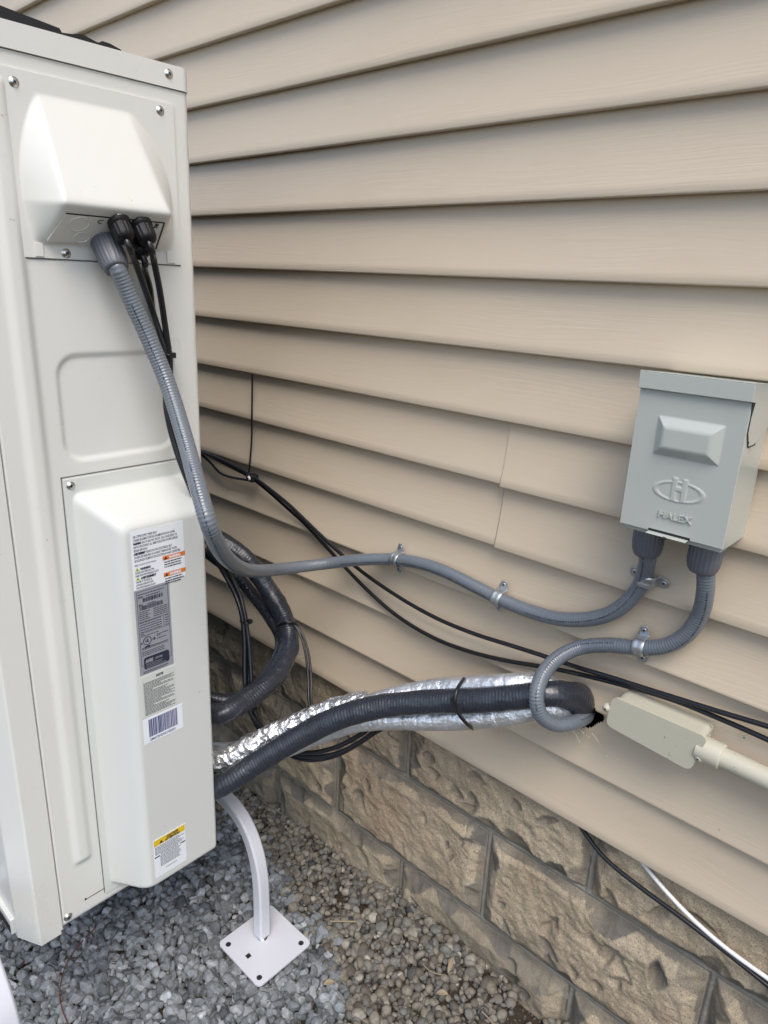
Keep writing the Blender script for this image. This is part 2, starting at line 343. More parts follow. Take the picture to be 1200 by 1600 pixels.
def scatter(x0, x1, y0, y1, sp, layers, dz):
    P = []
    for L in range(layers):
        gx, gy = np.meshgrid(np.arange(x0, x1, sp), np.arange(y0, y1, sp*.9), indexing='ij')
        gx = gx+(np.arange(gx.shape[1])[None] % 2)*sp*.5+rs.uniform(-.42, .42, gx.shape)*sp+L*sp*.4; gy = gy+rs.uniform(-.42, .42, gx.shape)*sp+L*sp*.3
        z = gheight(gx, gy)+L*dz+rs.uniform(-.3, .3, gx.shape)*dz+.003; P.append(np.stack([gx, gy, z], 2).reshape(-1, 3))
    return np.concatenate(P)
def fix_tone(n, a=0.5, s=0.22): return np.clip(rs.normal(a, s, n), 0, 1)
P = scatter(-1.75, -.15, -.82, .03, .0145, 2, .0075); mk = (P[:, 1] < bound(P[:, 0])+rs.normal(0, .015, len(P))) & (P[:, 1] < .0)
fp = (np.abs(P[:, 0]+.8515) < .069) & (np.abs(P[:, 1]+.2455) < .069); P[fp, 2] = np.minimum(P[fp, 2], -.2150); fp2 = (np.abs(P[:, 0]+.8515) < .085) & (np.abs(P[:, 1]+.2455) < .085); P[fp2, 2] = np.minimum(P[fp2, 2], -.2075); mk &= ~((np.abs(P[:, 0]+.8515) < .058) & (np.abs(P[:, 1]+.2455) < .058)); P = P[mk]
stones('gravel', 'gravel', P, np.clip(rs.gamma(13, .00094, len(P)), .007, .020), .5, 8, (.42, .86), 2, rs, fix_tone(len(P), .45, .2), 'blue grey crushed stone gravel under and in front of the white unit', 'gravel', (.65, 1.0))
# gravel outside the close view, coarser meshes
P = np.concatenate([scatter(-2.3, -1.75, -1.1, .0, .019, 2, .008), scatter(-1.75, .35, -1.25, -.82, .019, 2, .008), scatter(-.15, .35, -.82, -.5, .019, 2, .008)]); P = P[P[:, 1] < bound(P[:, 0])]
stones('gravel', 'gravel', P, rs.uniform(.009, .0155, len(P)), .45, 11, (.58, .95), 1, rs, fix_tone(len(P), .45, .2), 'blue grey crushed stone gravel spread further out from the unit', 'gravel')
P = scatter(-1.75, .05, -.6, .04, .0142, 2, .006)
keep = fbm(P[:, 0], P[:, 1], 16, 8, 2) > -.95+.75*np.clip((P[:, 0]+.52)/.12, 0, 1.0)
mk = (P[:, 1] > bound(P[:, 0])-.01+rs.normal(0, .015, len(P))) & keep; P = P[mk]
stones('pebbles', 'pebble', P, np.clip(rs.gamma(9, .00098, len(P)), .0035, .015), .5, 7, (.72, 1.0), 2, rs, fix_tone(len(P), .5, .22), 'brown and grey rounded pebbles on dark soil beside the block wall', 'pebbles', (.7, .98))
# fine grit among the pebbles
P = scatter(-1.3, .0, -.5, .03, .0085, 1, .002); P = P[(P[:, 1] > bound(P[:, 0])-.02)]; P[:, 2] -= .001
stones('grit', 'pebble', P, rs.uniform(.0012, .0034, len(P)), .7, 6, (.7, 1.0), 1, rs, fix_tone(len(P), .25, .18), 'fine brown grit and soil crumbs between the pebbles', 'grit')

# ------------------------------------------------------------------ HOUSE: siding and block foundation
ZK = [1.46344, 1.36069, 1.26067, 1.16053, 1.06011, .95853, .85682, .76009, .65904, .55898, .45520, .34863, .24490]
house = empty('house', (-.5, 0.06, GZ), 'house wall of tan vinyl lap siding above a split face block foundation', 'house')
HC, HR = np.array([-.3985, .4425]), .0345
def hole_r(q): return HR*(1+.05*np.sin(3*q+1)+.03*np.sin(7*q)+  .16*np.exp(-((np.angle(np.exp(1j*(q+.12))))/.22)**2))
def in_hole(x, z):
    q = np.arctan2(z-HC[1], x-HC[0]); return np.hypot(x-HC[0], z-HC[1]) < hole_r(q)
zs = list(ZK)
while zs[0] < 3.0: zs.insert(0, zs[0]+.1016)
SEAMX = -.568
def course(mb, zb, zt, x0, x1, dy=0.0, dz=0.0, fine=False, bottom=False):
    nz = 34 if fine else 9
    t = np.linspace(0, 1, nz); prof = [(.0142, zb+dz+.0018), (.0120, zb+dz+.0006), (.0030, zb+dz-.0002), (.0009, zb+dz+.0004), (.0, zb+dz+.0022)]
    if bottom: prof.insert(0, (.022, zb+.0025))
    for q in t[1:]: prof.append((.0134*(1-(1-q)**1.75), zb+dz+.0022+q*(zt-zb-dz-.0005)))
    prof = np.array(prof)
    xx = stepped((x0, -.47, 26), (-.47, -.33, 120), (-.33, x1, 16)) if fine else np.linspace(x0, x1, max(2, int((x1-x0)/.12)))
    PX, PZ = np.meshgrid(xx, prof[:, 1], indexing='ij'); PY = np.broadcast_to(prof[:, 0][None]+dy, PX.shape)
    wob = .0009*vnoise(PX, PZ*0+zb*7, 2.2, 1)+.0004*vnoise(PX, PZ*0+zb*7, 7, 5)
    Pp = np.stack([PX, PY+wob, PZ+.0008*vnoise(PX, PZ*0+zb*3, 1.6, 6)], 2); n, mm = PX.shape
    F = []
    for i in range(n-1):
        for j in range(mm-1):
            if fine and in_hole((PX[i, j]+PX[i+1, j])/2, (PZ[i, j]+PZ[i, j+1])/2): continue
            F.append((i*mm+j, (i+1)*mm+j, (i+1)*mm+j+1, i*mm+j+1))
    mb.add(Pp.reshape(-1, 3).tolist(), F, 0, False)
    sm0 = len(mb.sm)-len(F)
    for k in range(len(F)): mb.sm[sm0+k] = True
b = MB()
for k in range(1, len(zs)):
    zt, zb_ = zs[k-1], zs[k]; kk = k-(len(zs)-13)
    fine = kk in (9, 10, 11)
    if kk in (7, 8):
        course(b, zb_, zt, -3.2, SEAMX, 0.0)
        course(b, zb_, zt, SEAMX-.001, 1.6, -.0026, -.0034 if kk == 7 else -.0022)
        q_ = np.linspace(0, 1, 14); yy = .0134*(1-(1-q_)**1.75); z_ = zb_+.0012+q_*(zt-zb_-.001)   # dark strip painted as the gap's shadow at the lapped panel end
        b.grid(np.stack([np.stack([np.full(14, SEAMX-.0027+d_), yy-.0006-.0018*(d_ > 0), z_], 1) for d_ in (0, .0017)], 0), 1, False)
    else: course(b, zb_, zt, -3.2, 1.6, fine=fine, bottom=(kk == 12))
b.build('siding', ['siding', mat('lap_shadow', (.05, .04, .03), .9)], house, label='tan wood grained vinyl lap siding')
b = MB()   # dark cavity behind the cut hole, wall behind the siding
n = 40; th = np.linspace(0, 2*math.pi, n+1)
for y0, y1 in ((.014, .10),):
    V = [(HC[0]+1.12*HR*1.1*math.cos(q), y0, HC[1]+1.12*HR*1.1*math.sin(q)) for q in th[:-1]]+[(HC[0]+1.12*HR*1.1*math.cos(q), y1, HC[1]+1.12*HR*1.1*math.sin(q)) for q in th[:-1]]
    b.add(V, [(i, (i+1) % n, n+(i+1) % n, n+i) for i in range(n)], 0, True); b.add(V[n:], [tuple(range(n))], 0)
b.build('pipe_hole', 'dark', house, label='rough round hole cut through the siding')
b = MB(); b.box((-3.2, .11, .24), (1.6, .16, 3.0)); b.build('wall_sheathing', 'wood', house)

# foundation: heights computed per block
BX = [-1.15049, -.94566, -.74605, -.54207, -.34753, -.14353]; BZA, BZB = .1003, -.1076
step = .0023
gx = np.arange(-2.0, .9, step); gz = np.arange(-.32, .3, step); X, Z = np.meshgrid(gx, gz, indexing='ij'); H = np.zeros_like(X); TG = np.zeros_like(X); TD = np.zeros_like(X); TJ = np.zeros_like(X)
def xj(i2):   # joint position for half index i2
    if 0 <= i2 <= 5: return BX[i2]
    return BX[0]+i2*.2032 if i2 < 0 else BX[5]+(i2-5)*.2032
crs = [(BZA, BZA+.2032, 0), (BZB, BZA, 1), (BZB-.2032, BZB, 0)]
rb = np.random.RandomState(21)
for z0, z1, off in crs:
    for i2 in range(-6+off, 14, 2):
        xa, xb = xj(i2), xj(i2+2)
        mk = (X >= xa) & (X < xb) & (Z >= z0) & (Z < z1)
        if not mk.any(): continue
        x, z = X[mk], Z[mk]; wob = .0012*vnoise(x, z, 60, 4)
        ex = np.minimum(x-xa, xb-x)-.0060+wob*.5; ez = np.minimum(z-z0, z1-z)-.0055+wob*.5; e = np.minimum(ex, ez)
        base = .0200+.0050*fbm(x, z, 7, 3, 3)+rb.uniform(-.003, .004)
        cut = np.zeros_like(x)
        h = base.copy()
        for c in range(32):
            px, pz = rb.uniform(xa+.005, xb-.005), rb.uniform(z0+.005, z1-.005)
            edge = rb.rand() < .55
            if edge:    # chips spalled from the border of the block
                if rb.rand() < .6: pz = z0+.01 if rb.rand() < .6 else z1-.01; ang = (math.pi/2 if pz < (z0+z1)/2 else -math.pi/2)+rb.uniform(-.6, .6)
                else: px = xa+.01 if rb.rand() < .7 else xb-.01; ang = (0 if px < (xa+xb)/2 else math.pi)+rb.uniform(-.6, .6)
            else: ang = rb.uniform(0, 2*math.pi)
            d = (x-px)*math.cos(ang)+(z-pz)*math.sin(ang); s = -(x-px)*math.sin(ang)+(z-pz)*math.cos(ang)
            wd = rb.uniform(.022, .055) if edge else rb.uniform(.014, .04)
            hh = rb.uniform(.0035, .010) + d*rb.uniform(.40, .85) + (s/wd)**2*.018 + .0012*vnoise(x, z, 90, c)
            if not edge: hh = hh+.003+np.maximum(-d, 0)*2.4
            act = hh < h; cut = np.where(act, rb.uniform(.45, 1.0)*(1.0 if edge else .75), cut); h = np.minimum(h, hh)
        rampe = .0038+e*rb.uniform(.55, .85)+.0012*vnoise(x, z, 50, 7)
        act = (rampe < h) & (e < .0075+.007*vnoise(x, z, 25, 11)); cut = np.where(act, np.maximum(cut, .7), cut); h = np.minimum(h, rampe)
        h = np.maximum(h, .0030); h += (.0022*fbm(x, z, 45, 6, 3)+.0010*np.abs(fbm(x, z, 150, 2, 2)))*np.clip(e/.008, 0, 1)
        jd = np.minimum(np.abs(x-np.where(x < (xa+xb)/2, xa, xb)), np.abs(z-np.where(z < (z0+z1)/2, z0, z1)))
        jnt = e < .0
        h = np.where(jnt, .0036*np.clip(1-(jd/.0052)**2, 0, 1)+.0005*vnoise(x, z, 200, 1), h)
        h = np.where(jnt & (jd > .0034), h-.0022, h)
        H[mk] = h; TG[mk] = np.where(jnt, .0, np.clip(cut*1.05-.1+.28*fbm(x, z, 18, 9, 3), 0, 1)*.92)
        TD[mk] = rb.uniform(0, .25); TJ[mk] = jnt*(.95+.3*vnoise(x, z, 60, 2))
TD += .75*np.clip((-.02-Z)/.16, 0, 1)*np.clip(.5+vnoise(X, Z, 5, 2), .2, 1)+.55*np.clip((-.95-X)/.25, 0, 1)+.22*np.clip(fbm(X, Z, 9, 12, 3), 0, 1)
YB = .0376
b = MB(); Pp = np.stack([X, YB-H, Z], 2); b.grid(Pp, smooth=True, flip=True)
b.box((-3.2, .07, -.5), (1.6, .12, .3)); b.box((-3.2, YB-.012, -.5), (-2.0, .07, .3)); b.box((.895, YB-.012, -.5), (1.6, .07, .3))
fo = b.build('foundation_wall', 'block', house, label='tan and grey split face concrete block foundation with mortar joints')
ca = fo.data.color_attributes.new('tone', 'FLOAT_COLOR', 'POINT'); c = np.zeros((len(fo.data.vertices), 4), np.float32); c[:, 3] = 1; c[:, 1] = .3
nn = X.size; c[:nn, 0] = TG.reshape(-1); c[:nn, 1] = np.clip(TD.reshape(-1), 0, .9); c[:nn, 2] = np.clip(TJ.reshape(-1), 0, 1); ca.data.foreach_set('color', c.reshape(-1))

# ------------------------------------------------------------------ HEAT PUMP
XA = -.900; ZT = 1.2965; ZB = .086; YF = -.645; YR = -.310; XL = -1.86
hp = empty('heat_pump', (-1.38, -.4775, ZB), 'tall off white outdoor heat pump unit with side covers and warning labels', 'heat pump')
# side panel as a pressed sheet
ys = np.concatenate([np.arange(-.5905, YR-.011, .0026), [YR-.0095]]); zsn = np.arange(ZB+.004, 1.2695, .0030)
Yg, Zg = np.meshgrid(ys, zsn, indexing='ij')
def sstep(a, b_, x): t = np.clip((x-a)/(b_-a), 0, 1); return t*t*(3-2*t)
rc = -.5515+.0*Zg
dd = np.abs(Yg-rc); rib = (1-sstep(.0045, .0165, dd))*.0052*sstep(.181, .193, Zg)*(1-sstep(1.235, 1.25, Zg))
def rrect(y, z, y0, y1, z0, z1, r):
    qx = np.abs(y-(y0+y1)/2)-(y1-y0)/2+r; qz = np.abs(z-(z0+z1)/2)-(z1-z0)/2+r
    return np.hypot(np.maximum(qx, 0), np.maximum(qz, 0))+np.minimum(np.maximum(qx, qz), 0)-r
d2 = rrect(Yg, Zg, -.519, -.352, .805, .948, .030); rec = -.0034*(1-sstep(-.0075, -.0010, d2))
Hs = rib+rec+.0007*vnoise(Yg, Zg, 7, 3)
Pp = np.stack([XA+Hs, Yg, Zg], 2)
arc = [(XA-.0095+.0095*math.cos(a), YR-.0095+.0095*math.sin(a)) for a in np.linspace(0, math.pi/2, 7)[1:]]+[(XA-.03, YR)]
ext = np.stack([np.stack([np.full(len(zsn), p[0]), np.full(len(zsn), p[1]), zsn], 1) for p in arc], 0)
front = np.stack([np.stack([np.full(len(zsn), XA-.012), np.full(len(zsn), -.5905), zsn], 1)], 0)
b = MB(); b.grid(np.concatenate([front, Pp, ext], 0))
b.box((XA-.03, -.5895, ZB+.004), (XA-.008, YR-.012, ZB+.012))
b.build('side_panel', 'white', hp, label='pressed side panel with a raised rib and a rounded square recess')
b = MB()   # inner body and base pan
b.box((XL+.01, YF+.024, ZB+.03), (XA-.014, YR-.006, ZT-.012), 0); b.build('inner_body', 'dark', hp)
b = MB(); b.box((XL+.002, YF+.026, ZB-.004), (XA-.004, YR-.004, ZB+.0035)); b.build('base_pan', 'white', hp, bevel=.001)
b = MB()   # small slotted tab in the lower front corner of the panel, the dark slits round it
b.box((XA-.0005, -.5545, .1105), (XA+.0009, -.5225, .1115), 0); b.box((XA-.0005, -.5560, .1100), (XA+.0010, -.5535, .1135), 0); b.box((XA-.0005, -.5235, .1085), (XA+.0010, -.5205, .1135), 0)
b.build('panel_slot', 'dark', hp)
# front corner cover
b = MB(); prof = [(XA+.0012, -.5925), (XA+.0012, -.6262), (XA-.003, -.6292), (XA-.036, -.6438), (XA-.040, -.6455), (XL, -.6455), (XL, -.630), (XA-.040, -.630), (XA-.006, -.6150), (XA-.006, -.5925)]
b.prism([(x, y, ZB-.004) for x, y in prof], (0, 0, ZT-.030-ZB), 0); fc = b.build('front_cover', 'white', hp, bevel=.0016, label='front cover with a chamfered vertical corner')
b = MB(); lip = [(XA+.0010, -.596), (XA+.0010, -.626), (XA-.039, -.6450), (XA-.080, -.6450), (XA-.080, -.596)]
b.prism([(x, y, ZB-.011) for i, (x, y) in enumerate(lip)], (0, 0, .0078)); b.build('corner_foot', 'white', hp)
p0, p1 = at(14, 1430, 1, -.652), at(0, 1440, 1, -.652)
fz = (p0[2]+p1[2])/2; fx = p0[0]
b = MB(); b.box((-1.20, -.652, fz-.013), (fx-.001, -.6445, fz+.015)); ft = b.build('base_foot', 'white', hp, bevel=.0015)
b = MB(); b.box((-1.16, -.6527, fz-.010), (fx-.003, -.648, fz+.004)); b.build('foot_slot', 'dark', ft)
# fan openings on the front face
for zc in (.40, .98):
    b = MB(); c = (-1.36, YF-.001, zc)
    b.lathe(c, (0, -1, 0), [(.0, .262), (.012, .262), (.014, .256), (.014, .246), (.0, .244)], 64)
    for r_ in np.arange(.03, .25, .022):
        p = [(c[0]+r_*math.cos(q), c[1]-.012, c[2]+r_*math.sin(q)) for q in np.linspace(0, 2*math.pi, 41)]; tube(b, p, .0018, 6, .015, sm=0, per=2, caps=False)
    for q in np.arange(0, 2*math.pi, math.pi/6):
        tube(b, [(c[0]+.02*math.cos(q), c[1]-.010, c[2]+.02*math.sin(q)), (c[0]+.25*math.cos(q), c[1]-.010, c[2]+.25*math.sin(q))], .002, 6, .05, sm=0)
    g_ = b.build('fan_grille', 'white', hp)
    b = MB(); b.lathe((c[0], YF-.0005, c[2]), (0, -1, 0), [(0, .244), (.0006, .244)], 48, smooth=False); b.build('fan_opening', 'dark', g_)
# top cover
b = MB(); r_ = .010
def rr_poly(x0, x1, y0, y1, r_, z, corners=8):
    o = []
    for cx, cy, a0 in ((x1-r_, y1-r_, 0), (x0+r_, y1-r_, 90), (x0+r_, y0+r_, 180), (x1-r_, y0+r_, 270)):
        for a in np.linspace(a0, a0+90, corners): o.append((cx+r_*math.cos(R_(a)), cy+r_*math.sin(R_(a)), z))
    return o
b.prism(rr_poly(XL-.002, XA+.0022, YF-.0022, YR+.0015, .012, 1.2700), (0, 0, ZT-1.2700), 0, True)
b.build('top_cover', 'white', hp, bevel=.0028, label='shallow top cover with rounded edges')
b = MB(); b.box((XL+.02, YF+.02, 1.2675), (XA-.0015, YR-.004, 1.2702)); b.build('top_gasket', 'fitting', hp)

# upper terminal cover (plate + sloped hood), one pressed sheet
HX = .056
ys = np.arange(-.5495, -.3335, .0016); zz = np.arange(1.0585, 1.2535, .0016); Yg, Zg = np.meshgrid(ys, zz, indexing='ij')
h1 = (1.2325-Zg)*HX/(1.2325-1.119); h2 = (Zg-1.0735)*(HX+.004)/.0462
yl = -.5345+np.clip((Zg-1.14)/.095, 0, 2)**2*.026+np.clip((1.12-Zg)/.05, 0, 1)*.006; yr = -.3440-np.clip((Zg-1.135)/.1, 0, 2)**2*.050
cl = -.5120+(Zg-1.119)*.06; cr = -.3790-(Zg-1.119)*.18
hf = smin(h1, h2, .006)
h = np.maximum(hf, -.002)*np.clip(smin(smin((Yg-yl)/(cl-yl), (yr-Yg)/np.maximum(yr-cr, .006), .35), 1.0+0*hf, .16), 0, 1.1)
h = smin(h, HX+0*h, .004); h = smax(h, 0*h, .0025)-.0006
PLY = .0018
b = MB(); Pp = np.stack([XA+PLY+np.maximum(h, 0), Yg, Zg], 2)
b.grid(Pp)
for a in (Pp[0], Pp[-1], Pp[:, 0], Pp[:, -1]):     # rim back to the panel
    q = a.copy(); q[:, 0] = XA-.001; b.grid(np.stack([a, q], 0))
tcov = b.build('terminal_cover', 'white', hp, label='upper hooded terminal cover that slopes out to a cable entry plate')
# entry plate on the underside of the hood
TV = np.array([.056, 0, .0440]); TV /= np.linalg.norm(TV); NV = np.array([TV[2], 0, -TV[0]]); UY = np.array([0, 1., 0])
PO = np.array([XA+PLY+.005, 0, 1.0775]); DEPTH = .058
def up(y, t, n=0.0): p = PO+TV*t+NV*n; return np.array([p[0], y, p[2]])
b = MB(); q = [up(-.515, .001), up(-.376, .001), up(-.384, DEPTH-.010), up(-.5065, DEPTH-.010)]; b.prism([p-NV*.003 for p in q], NV*.0042)
b.build('entry_plate', 'white', hp, bevel=.0006)
b = MB()
for (y, t, r_) in ((-.487, .034, .0115), (-.477, .012, .0088)):
    p = [up(y+r_*math.cos(q), t+r_*math.sin(q), .0012) for q in np.linspace(0, 2*math.pi, 33)]; tube(b, p, .0010, 6, .002, sm=0, per=2, caps=False)
b.build('knockout', 'white', hp)
b = MB(); b.prism([up(-.3755, .0), up(-.3738, .0), up(-.3822, DEPTH-.009), up(-.3838, DEPTH-.009)], NV*.0016); b.prism([up(-.5065, DEPTH-.0098), up(-.384, DEPTH-.0098), up(-.384, DEPTH-.0088), up(-.5065, DEPTH-.0088)], NV*.0013)
b.build('plate_seam', 'dark', hp)
b = MB(); ux, uy = UY, TV      # marker letters C and B
def scrawl(pts, y, t): tube(b, [up(y+u*.0052, t+v*.0062, .0016) for u, v in pts], .00055, 6, .0008, sm=1, per=6)
scrawl([(1.1, .9), (.3, .8), (0, .35), (.35, 0), (1.0, .05)], -.4668, .0385)
b.build('marker_letter', 'print', hp); b = MB(); scrawl([(.1, 0), (.25, .5), (.4, 1.0)], -.3945, .0400); scrawl([(-.05, 1.0), (.7, 1.05), (1.0, .8), (.4, .5), (.95, .3), (.7, .0), (-.2, .0)], -.3945, .0400)
b.build('marker_letter', 'print', hp)
for y0_, y1_ in ((-.5275, -.5180), (-.3560, -.3440)):
    b = MB(); b.box((XA+.0018, y0_, 1.0600), (XA+.0034, y1_, 1.0750)); b.build('cover_tab', 'white', hp, bevel=.0004)
# lower valve cover (plate + deep box)
ys = np.arange(-.5235, -.3345, .0022); zz = np.arange(.1000, .7885, .0026); Yg, Zg = np.meshgrid(ys, zz, indexing='ij')
BXH = .070
hl = (Yg+.5125)*2.6; hr = (-.3430-Yg)*5.0; ht = (.7660-Zg)*2.15; hb = (Zg-.1120)*4.5
h = smin(smin(hl, hr, .02), smin(ht, hb, .02), .030); h = smin(h, BXH+0*h, .024); h = smax(h, 0*h, .005)-.0012; h = h+0
b = MB(); Pp = np.stack([XA+PLY+np.maximum(h, 0), Yg, Zg], 2); b.grid(Pp)
for a in (Pp[0], Pp[-1], Pp[:, 0], Pp[:, -1]):
    q = a.copy(); q[:, 0] = XA-.001; b.grid(np.stack([a, q], 0))
vc = b.build('valve_cover', 'white2', hp, label='long lower valve cover box carrying the labels')
b = MB(); b.box((XA-.0005, -.5250, .1020), (XA+.0006, -.5232, .7900)); b.box((XA-.0005, -.525, .7888), (XA+.0006, -.334, .7902)); b.box((XA-.0005, -.5510, 1.0568), (XA+.0006, -.3340, 1.0582)); b.box((XA-.0005, -.5514, 1.058), (XA+.0006, -.5498, 1.253)); b.build('cover_seam', mat('seam_shadow', (.16, .165, .165), .7), hp)
FX = XA+PLY+BXH-.0012+.0002           # face the labels are stuck to
NX = (1, 0, 0)
for y, z in ((-.5310, 1.2385), (-.3545, 1.2420), (-.4910, 1.0650)): screw('screw', (XA+PLY, y, z), NX, hp)
for y, z in ((-.5135, .7775), (-.3480, .7790)): screw('screw', (XA+PLY, y, z), NX, hp)
screw('screw', (XA+.0022, -.3400, 1.2855), NX, hp, .0045); screw('screw', (XA+.0008, -.5835, .0985), NX, hp, .0052)
screw('screw', up(-.4445, DEPTH-.006, .0015), NV, hp, .0042)

# ---- labels
def lab_frame(x0):
    def f(y, z, n=0): return np.array([x0+n, y, z])
    return f
def txt(b, s, size, y, z, mi, wide=.8, bold=0, align='LEFT', x=FX): b.text(s, size, (x+.0003, y, z), (0, 1, 0), (0, 0, 1), mi, 0, wide, .0001, align, bold)
def rect(b, y0, y1, z0, z1, mi, n=0.0003): b.poly([(FX+n, y0, z0), (FX+n, y1, z0), (FX+n, y1, z1), (FX+n, y0, z1)], mi)
def sheet(b, y0, y1, z0, z1, mi): b.box((FX-.0006, y0, z0), (FX+.0001, y1, z1), mi)
def dashes(b, y0, y1, z, h, rnd, mi, fill=.93):
    y = y0; end = y0+(y1-y0)*fill
    while y < end:
        w = rnd.uniform(.0014, .0052); b.poly([(FX+.0003, y, z), (FX+.0003, min(y+w, end), z), (FX+.0003, min(y+w, end), z+h), (FX+.0003, y, z+h)], mi); y += w+.0006
rn = random.Random(5)
def P2(px, py): p = at(px, py, 0, FX); return p[1], p[2]
# warning label
(y0, z1), (y1, _), (_, z0) = P2(203, 832), P2(285.5, 812), P2(209, 924); b = MB(); sheet(b, y0, y1, z0, z1, 0)
lines = ['USE COPPER SUPPLY WIRES ONLY.', "UTILISER SEULEMENT DES FILS D'ALIMENTATION EN CUIVRE.", 'WARNING: RISK OF ELECTRIC SHOCK. CAN CAUSE INJURY OR', 'DEATH. DISCONNECT ALL REMOTE ELECTRIC POWER SUPPLIES', 'BEFORE SERVICING.', 'AVERTISSEMENT: RISQUE DE CHOC ELECTRIQUE. PEUT', 'CAUSER DES BLESSURES OU LA MORT. DEBRANCHEZ TOUTES', "LES SOURCES D'ALIMENTATION ELECTRIQUE AVANT L'ENTRETIEN."]
zz_ = z1-.0095; lh = .0049; ww = y1-y0
for i, s in enumerate(lines):
    txt(b, s, .0046, y0+.003, zz_, 1, .50, .00006)
    if i in (2, 5): txt(b, s.split(':')[0], .0046, y0+.003, zz_, 1, .50, .0003)
    zz_ -= lh
zz_ -= .0015; txt(b, 'REFER TO INSTALLATION MANUAL', .0040, y0+.003, zz_, 1, .50); zz_ -= .0065; lh = .0043
for head, l1, l2, l3 in (('WARNING', 'CANCER AND REPRODUCTIVE', 'HARM WWW.P65WARNINGS.CA.GOV', None), ('AVERTISSEMENT', 'CANCER ET TROUBLES DE', "L'APPAREIL REPRODUCTEUR", 'WWW.P65WARNINGS.CA.GOV')):
    b.poly([(FX+.0003, y0+.003, zz_-.0006), (FX+.0003, y0+.0095, zz_-.0006), (FX+.0003, y0+.0062, zz_+.005)], 4)
    b.poly([(FX+.0004, y0+.0052, zz_+.0006), (FX+.0004, y0+.0072, zz_+.0006), (FX+.0004, y0+.0062, zz_+.0034)], 1)
    txt(b, head, .0046, y0+.0105, zz_, 1, .68, .0003); zz_ -= lh
    for l in (l1, l2, l3):
        if l: txt(b, l, .0040, y0+.003, zz_, 1, .50, .00006); zz_ -= lh
    zz_ -= .0006
ym = y0+ww*.565
for k, (za, ls) in enumerate(((z1-.0520, ('NE PAS OUVRIR. DO', 'NOT OPEN. MOVING', 'PARTS INSIDE UNIT')), (z1-.0770, ('HOT SURFACE. KEEP', 'CLEAR. SURFACE', 'BRULANTE.')))):
    b.poly([(FX+.0003, ym, za), (FX+.0003, y1+.0006, za), (FX+.0003, y1+.0006, za+.0062), (FX+.0003, ym, za+.0062)], 3)
    b.poly([(FX+.0004, ym+.002, za+.0008), (FX+.0004, ym+.0075, za+.0008), (FX+.0004, ym+.0047, za+.0056)], 1)
    txt(b, 'WARNING', .0046, ym+.0095, za+.0014, 0, .8, .0003, x=FX+.0002)
    for i in range(3): dashes(b, ym+.002, y1-.002, za-.0040-i*.0036, .0017, rn, 1, rn.uniform(.75, .98))
b.build('warning_label', ['paper', 'ink', 'ink', 'orange', 'green'], hp, label='white bilingual warning label with two orange bars')
# silver rating plate
(y0, z1), (y1, _), (_, z0) = P2(209, 924), P2(264, 908), P2(219, 1057); z1 -= .0006; b = MB(); sheet(b, y0, y1, z0, z1, 0); w = y1-y0; h = z1-z0
fr = [(y0+.0035, z1-.003), (y1-.003, z1-.003), (y1-.003, z0+.014), (y0+.0035, z0+.014)]
for i in range(4):
    (a, c_), (d, e) = fr[i], fr[(i+1) % 4]; a, d = sorted((a, d)); c_, e = sorted((c_, e)); b.poly([(FX+.0003, a-.0003, c_-.0003), (FX+.0003, d+.0003, c_-.0003), (FX+.0003, d+.0003, e+.0003), (FX+.0003, a-.0003, e+.0003)], 1)
def U(f): return y0+w*f
def V_(f): return z1-h*f
dashes(b, U(.1), U(.9), V_(.06), .0012, rn, 1); txt(b, 'MODEL', .0036, U(.1), V_(.095), 1, .6, .0001); dashes(b, U(.32), U(.75), V_(.09), .0012, rn, 1)
def bars(b, a, c_, z, hh, mi, rn, mx=.0016):
    y = a
    while y < c_:
        q = rn.uniform(.0003, mx); b.poly([(FX+.0003, y, z), (FX+.0003, min(y+q, c_), z), (FX+.0003, min(y+q, c_), z+hh), (FX+.0003, y, z+hh)], mi); y += q+rn.uniform(.0003, .0009)
bars(b, U(.22), U(.80), V_(.15), .0060, 1, rn); txt(b, 'SERIAL', .0036, U(.1), V_(.185), 1, .6, .0001); dashes(b, U(.35), U(.62), V_(.185), .0012, rn, 1); bars(b, U(.12), U(.78), V_(.238), .0062, 1, rn)
for i, f in enumerate(np.arange(.262, .36, .022)): dashes(b, U(.1), U(.36 if i % 2 else .42), V_(f), .0011, rn, 1); dashes(b, U(.5), U(.94), V_(f), .0011, rn, 1)
for f in np.arange(.385, .50, .028): dashes(b, U(.1), U(.76), V_(f), .0012, rn, 1); dashes(b, U(.82), U(.93), V_(f), .0013, rn, 1)
for f in (.372, .51): rect(b, U(.08), U(.93), V_(f), V_(f)+.0004, 1)
rect(b, U(.775), U(.785), V_(.505), V_(.375), 1)
dashes(b, U(.1), U(.2), V_(.525), .0012, rn, 1); dashes(b, U(.1), U(.65), V_(.545), .0010, rn, 1); dashes(b, U(.55), U(.92), V_(.575), .0012, rn, 1); dashes(b, U(.55), U(.66), V_(.592), .0012, rn, 1); dashes(b, U(.55), U(.85), V_(.625), .0012, rn, 1)
cy, cz = U(.27), V_(.605)
ring = [(FX+.0005, cy+.0060*math.cos(q), cz+.0060*math.sin(q)) for q in np.linspace(0, 2*math.pi, 29)]; tube(b, ring, .00045, 5, .0015, mi=1, sm=0, per=1, caps=False)
txt(b, 'UL', .0058, cy-.0002, cz-.0020, 1, .8, .0003, 'CENTER'); txt(b, 'c', .0052, U(.085), cz-.003, 1, .9, .0003); txt(b, 'US', .0044, U(.42), cz-.002, 1, .9, .0003); txt(b, 'LISTED', .0036, cy, cz-.0105, 1, .8, .0003, 'CENTER')
for f in (.685, .70, .735, .755, .775): dashes(b, U(.1), U(.93 if f < .72 else .8), V_(f), .0010, rn, 1)
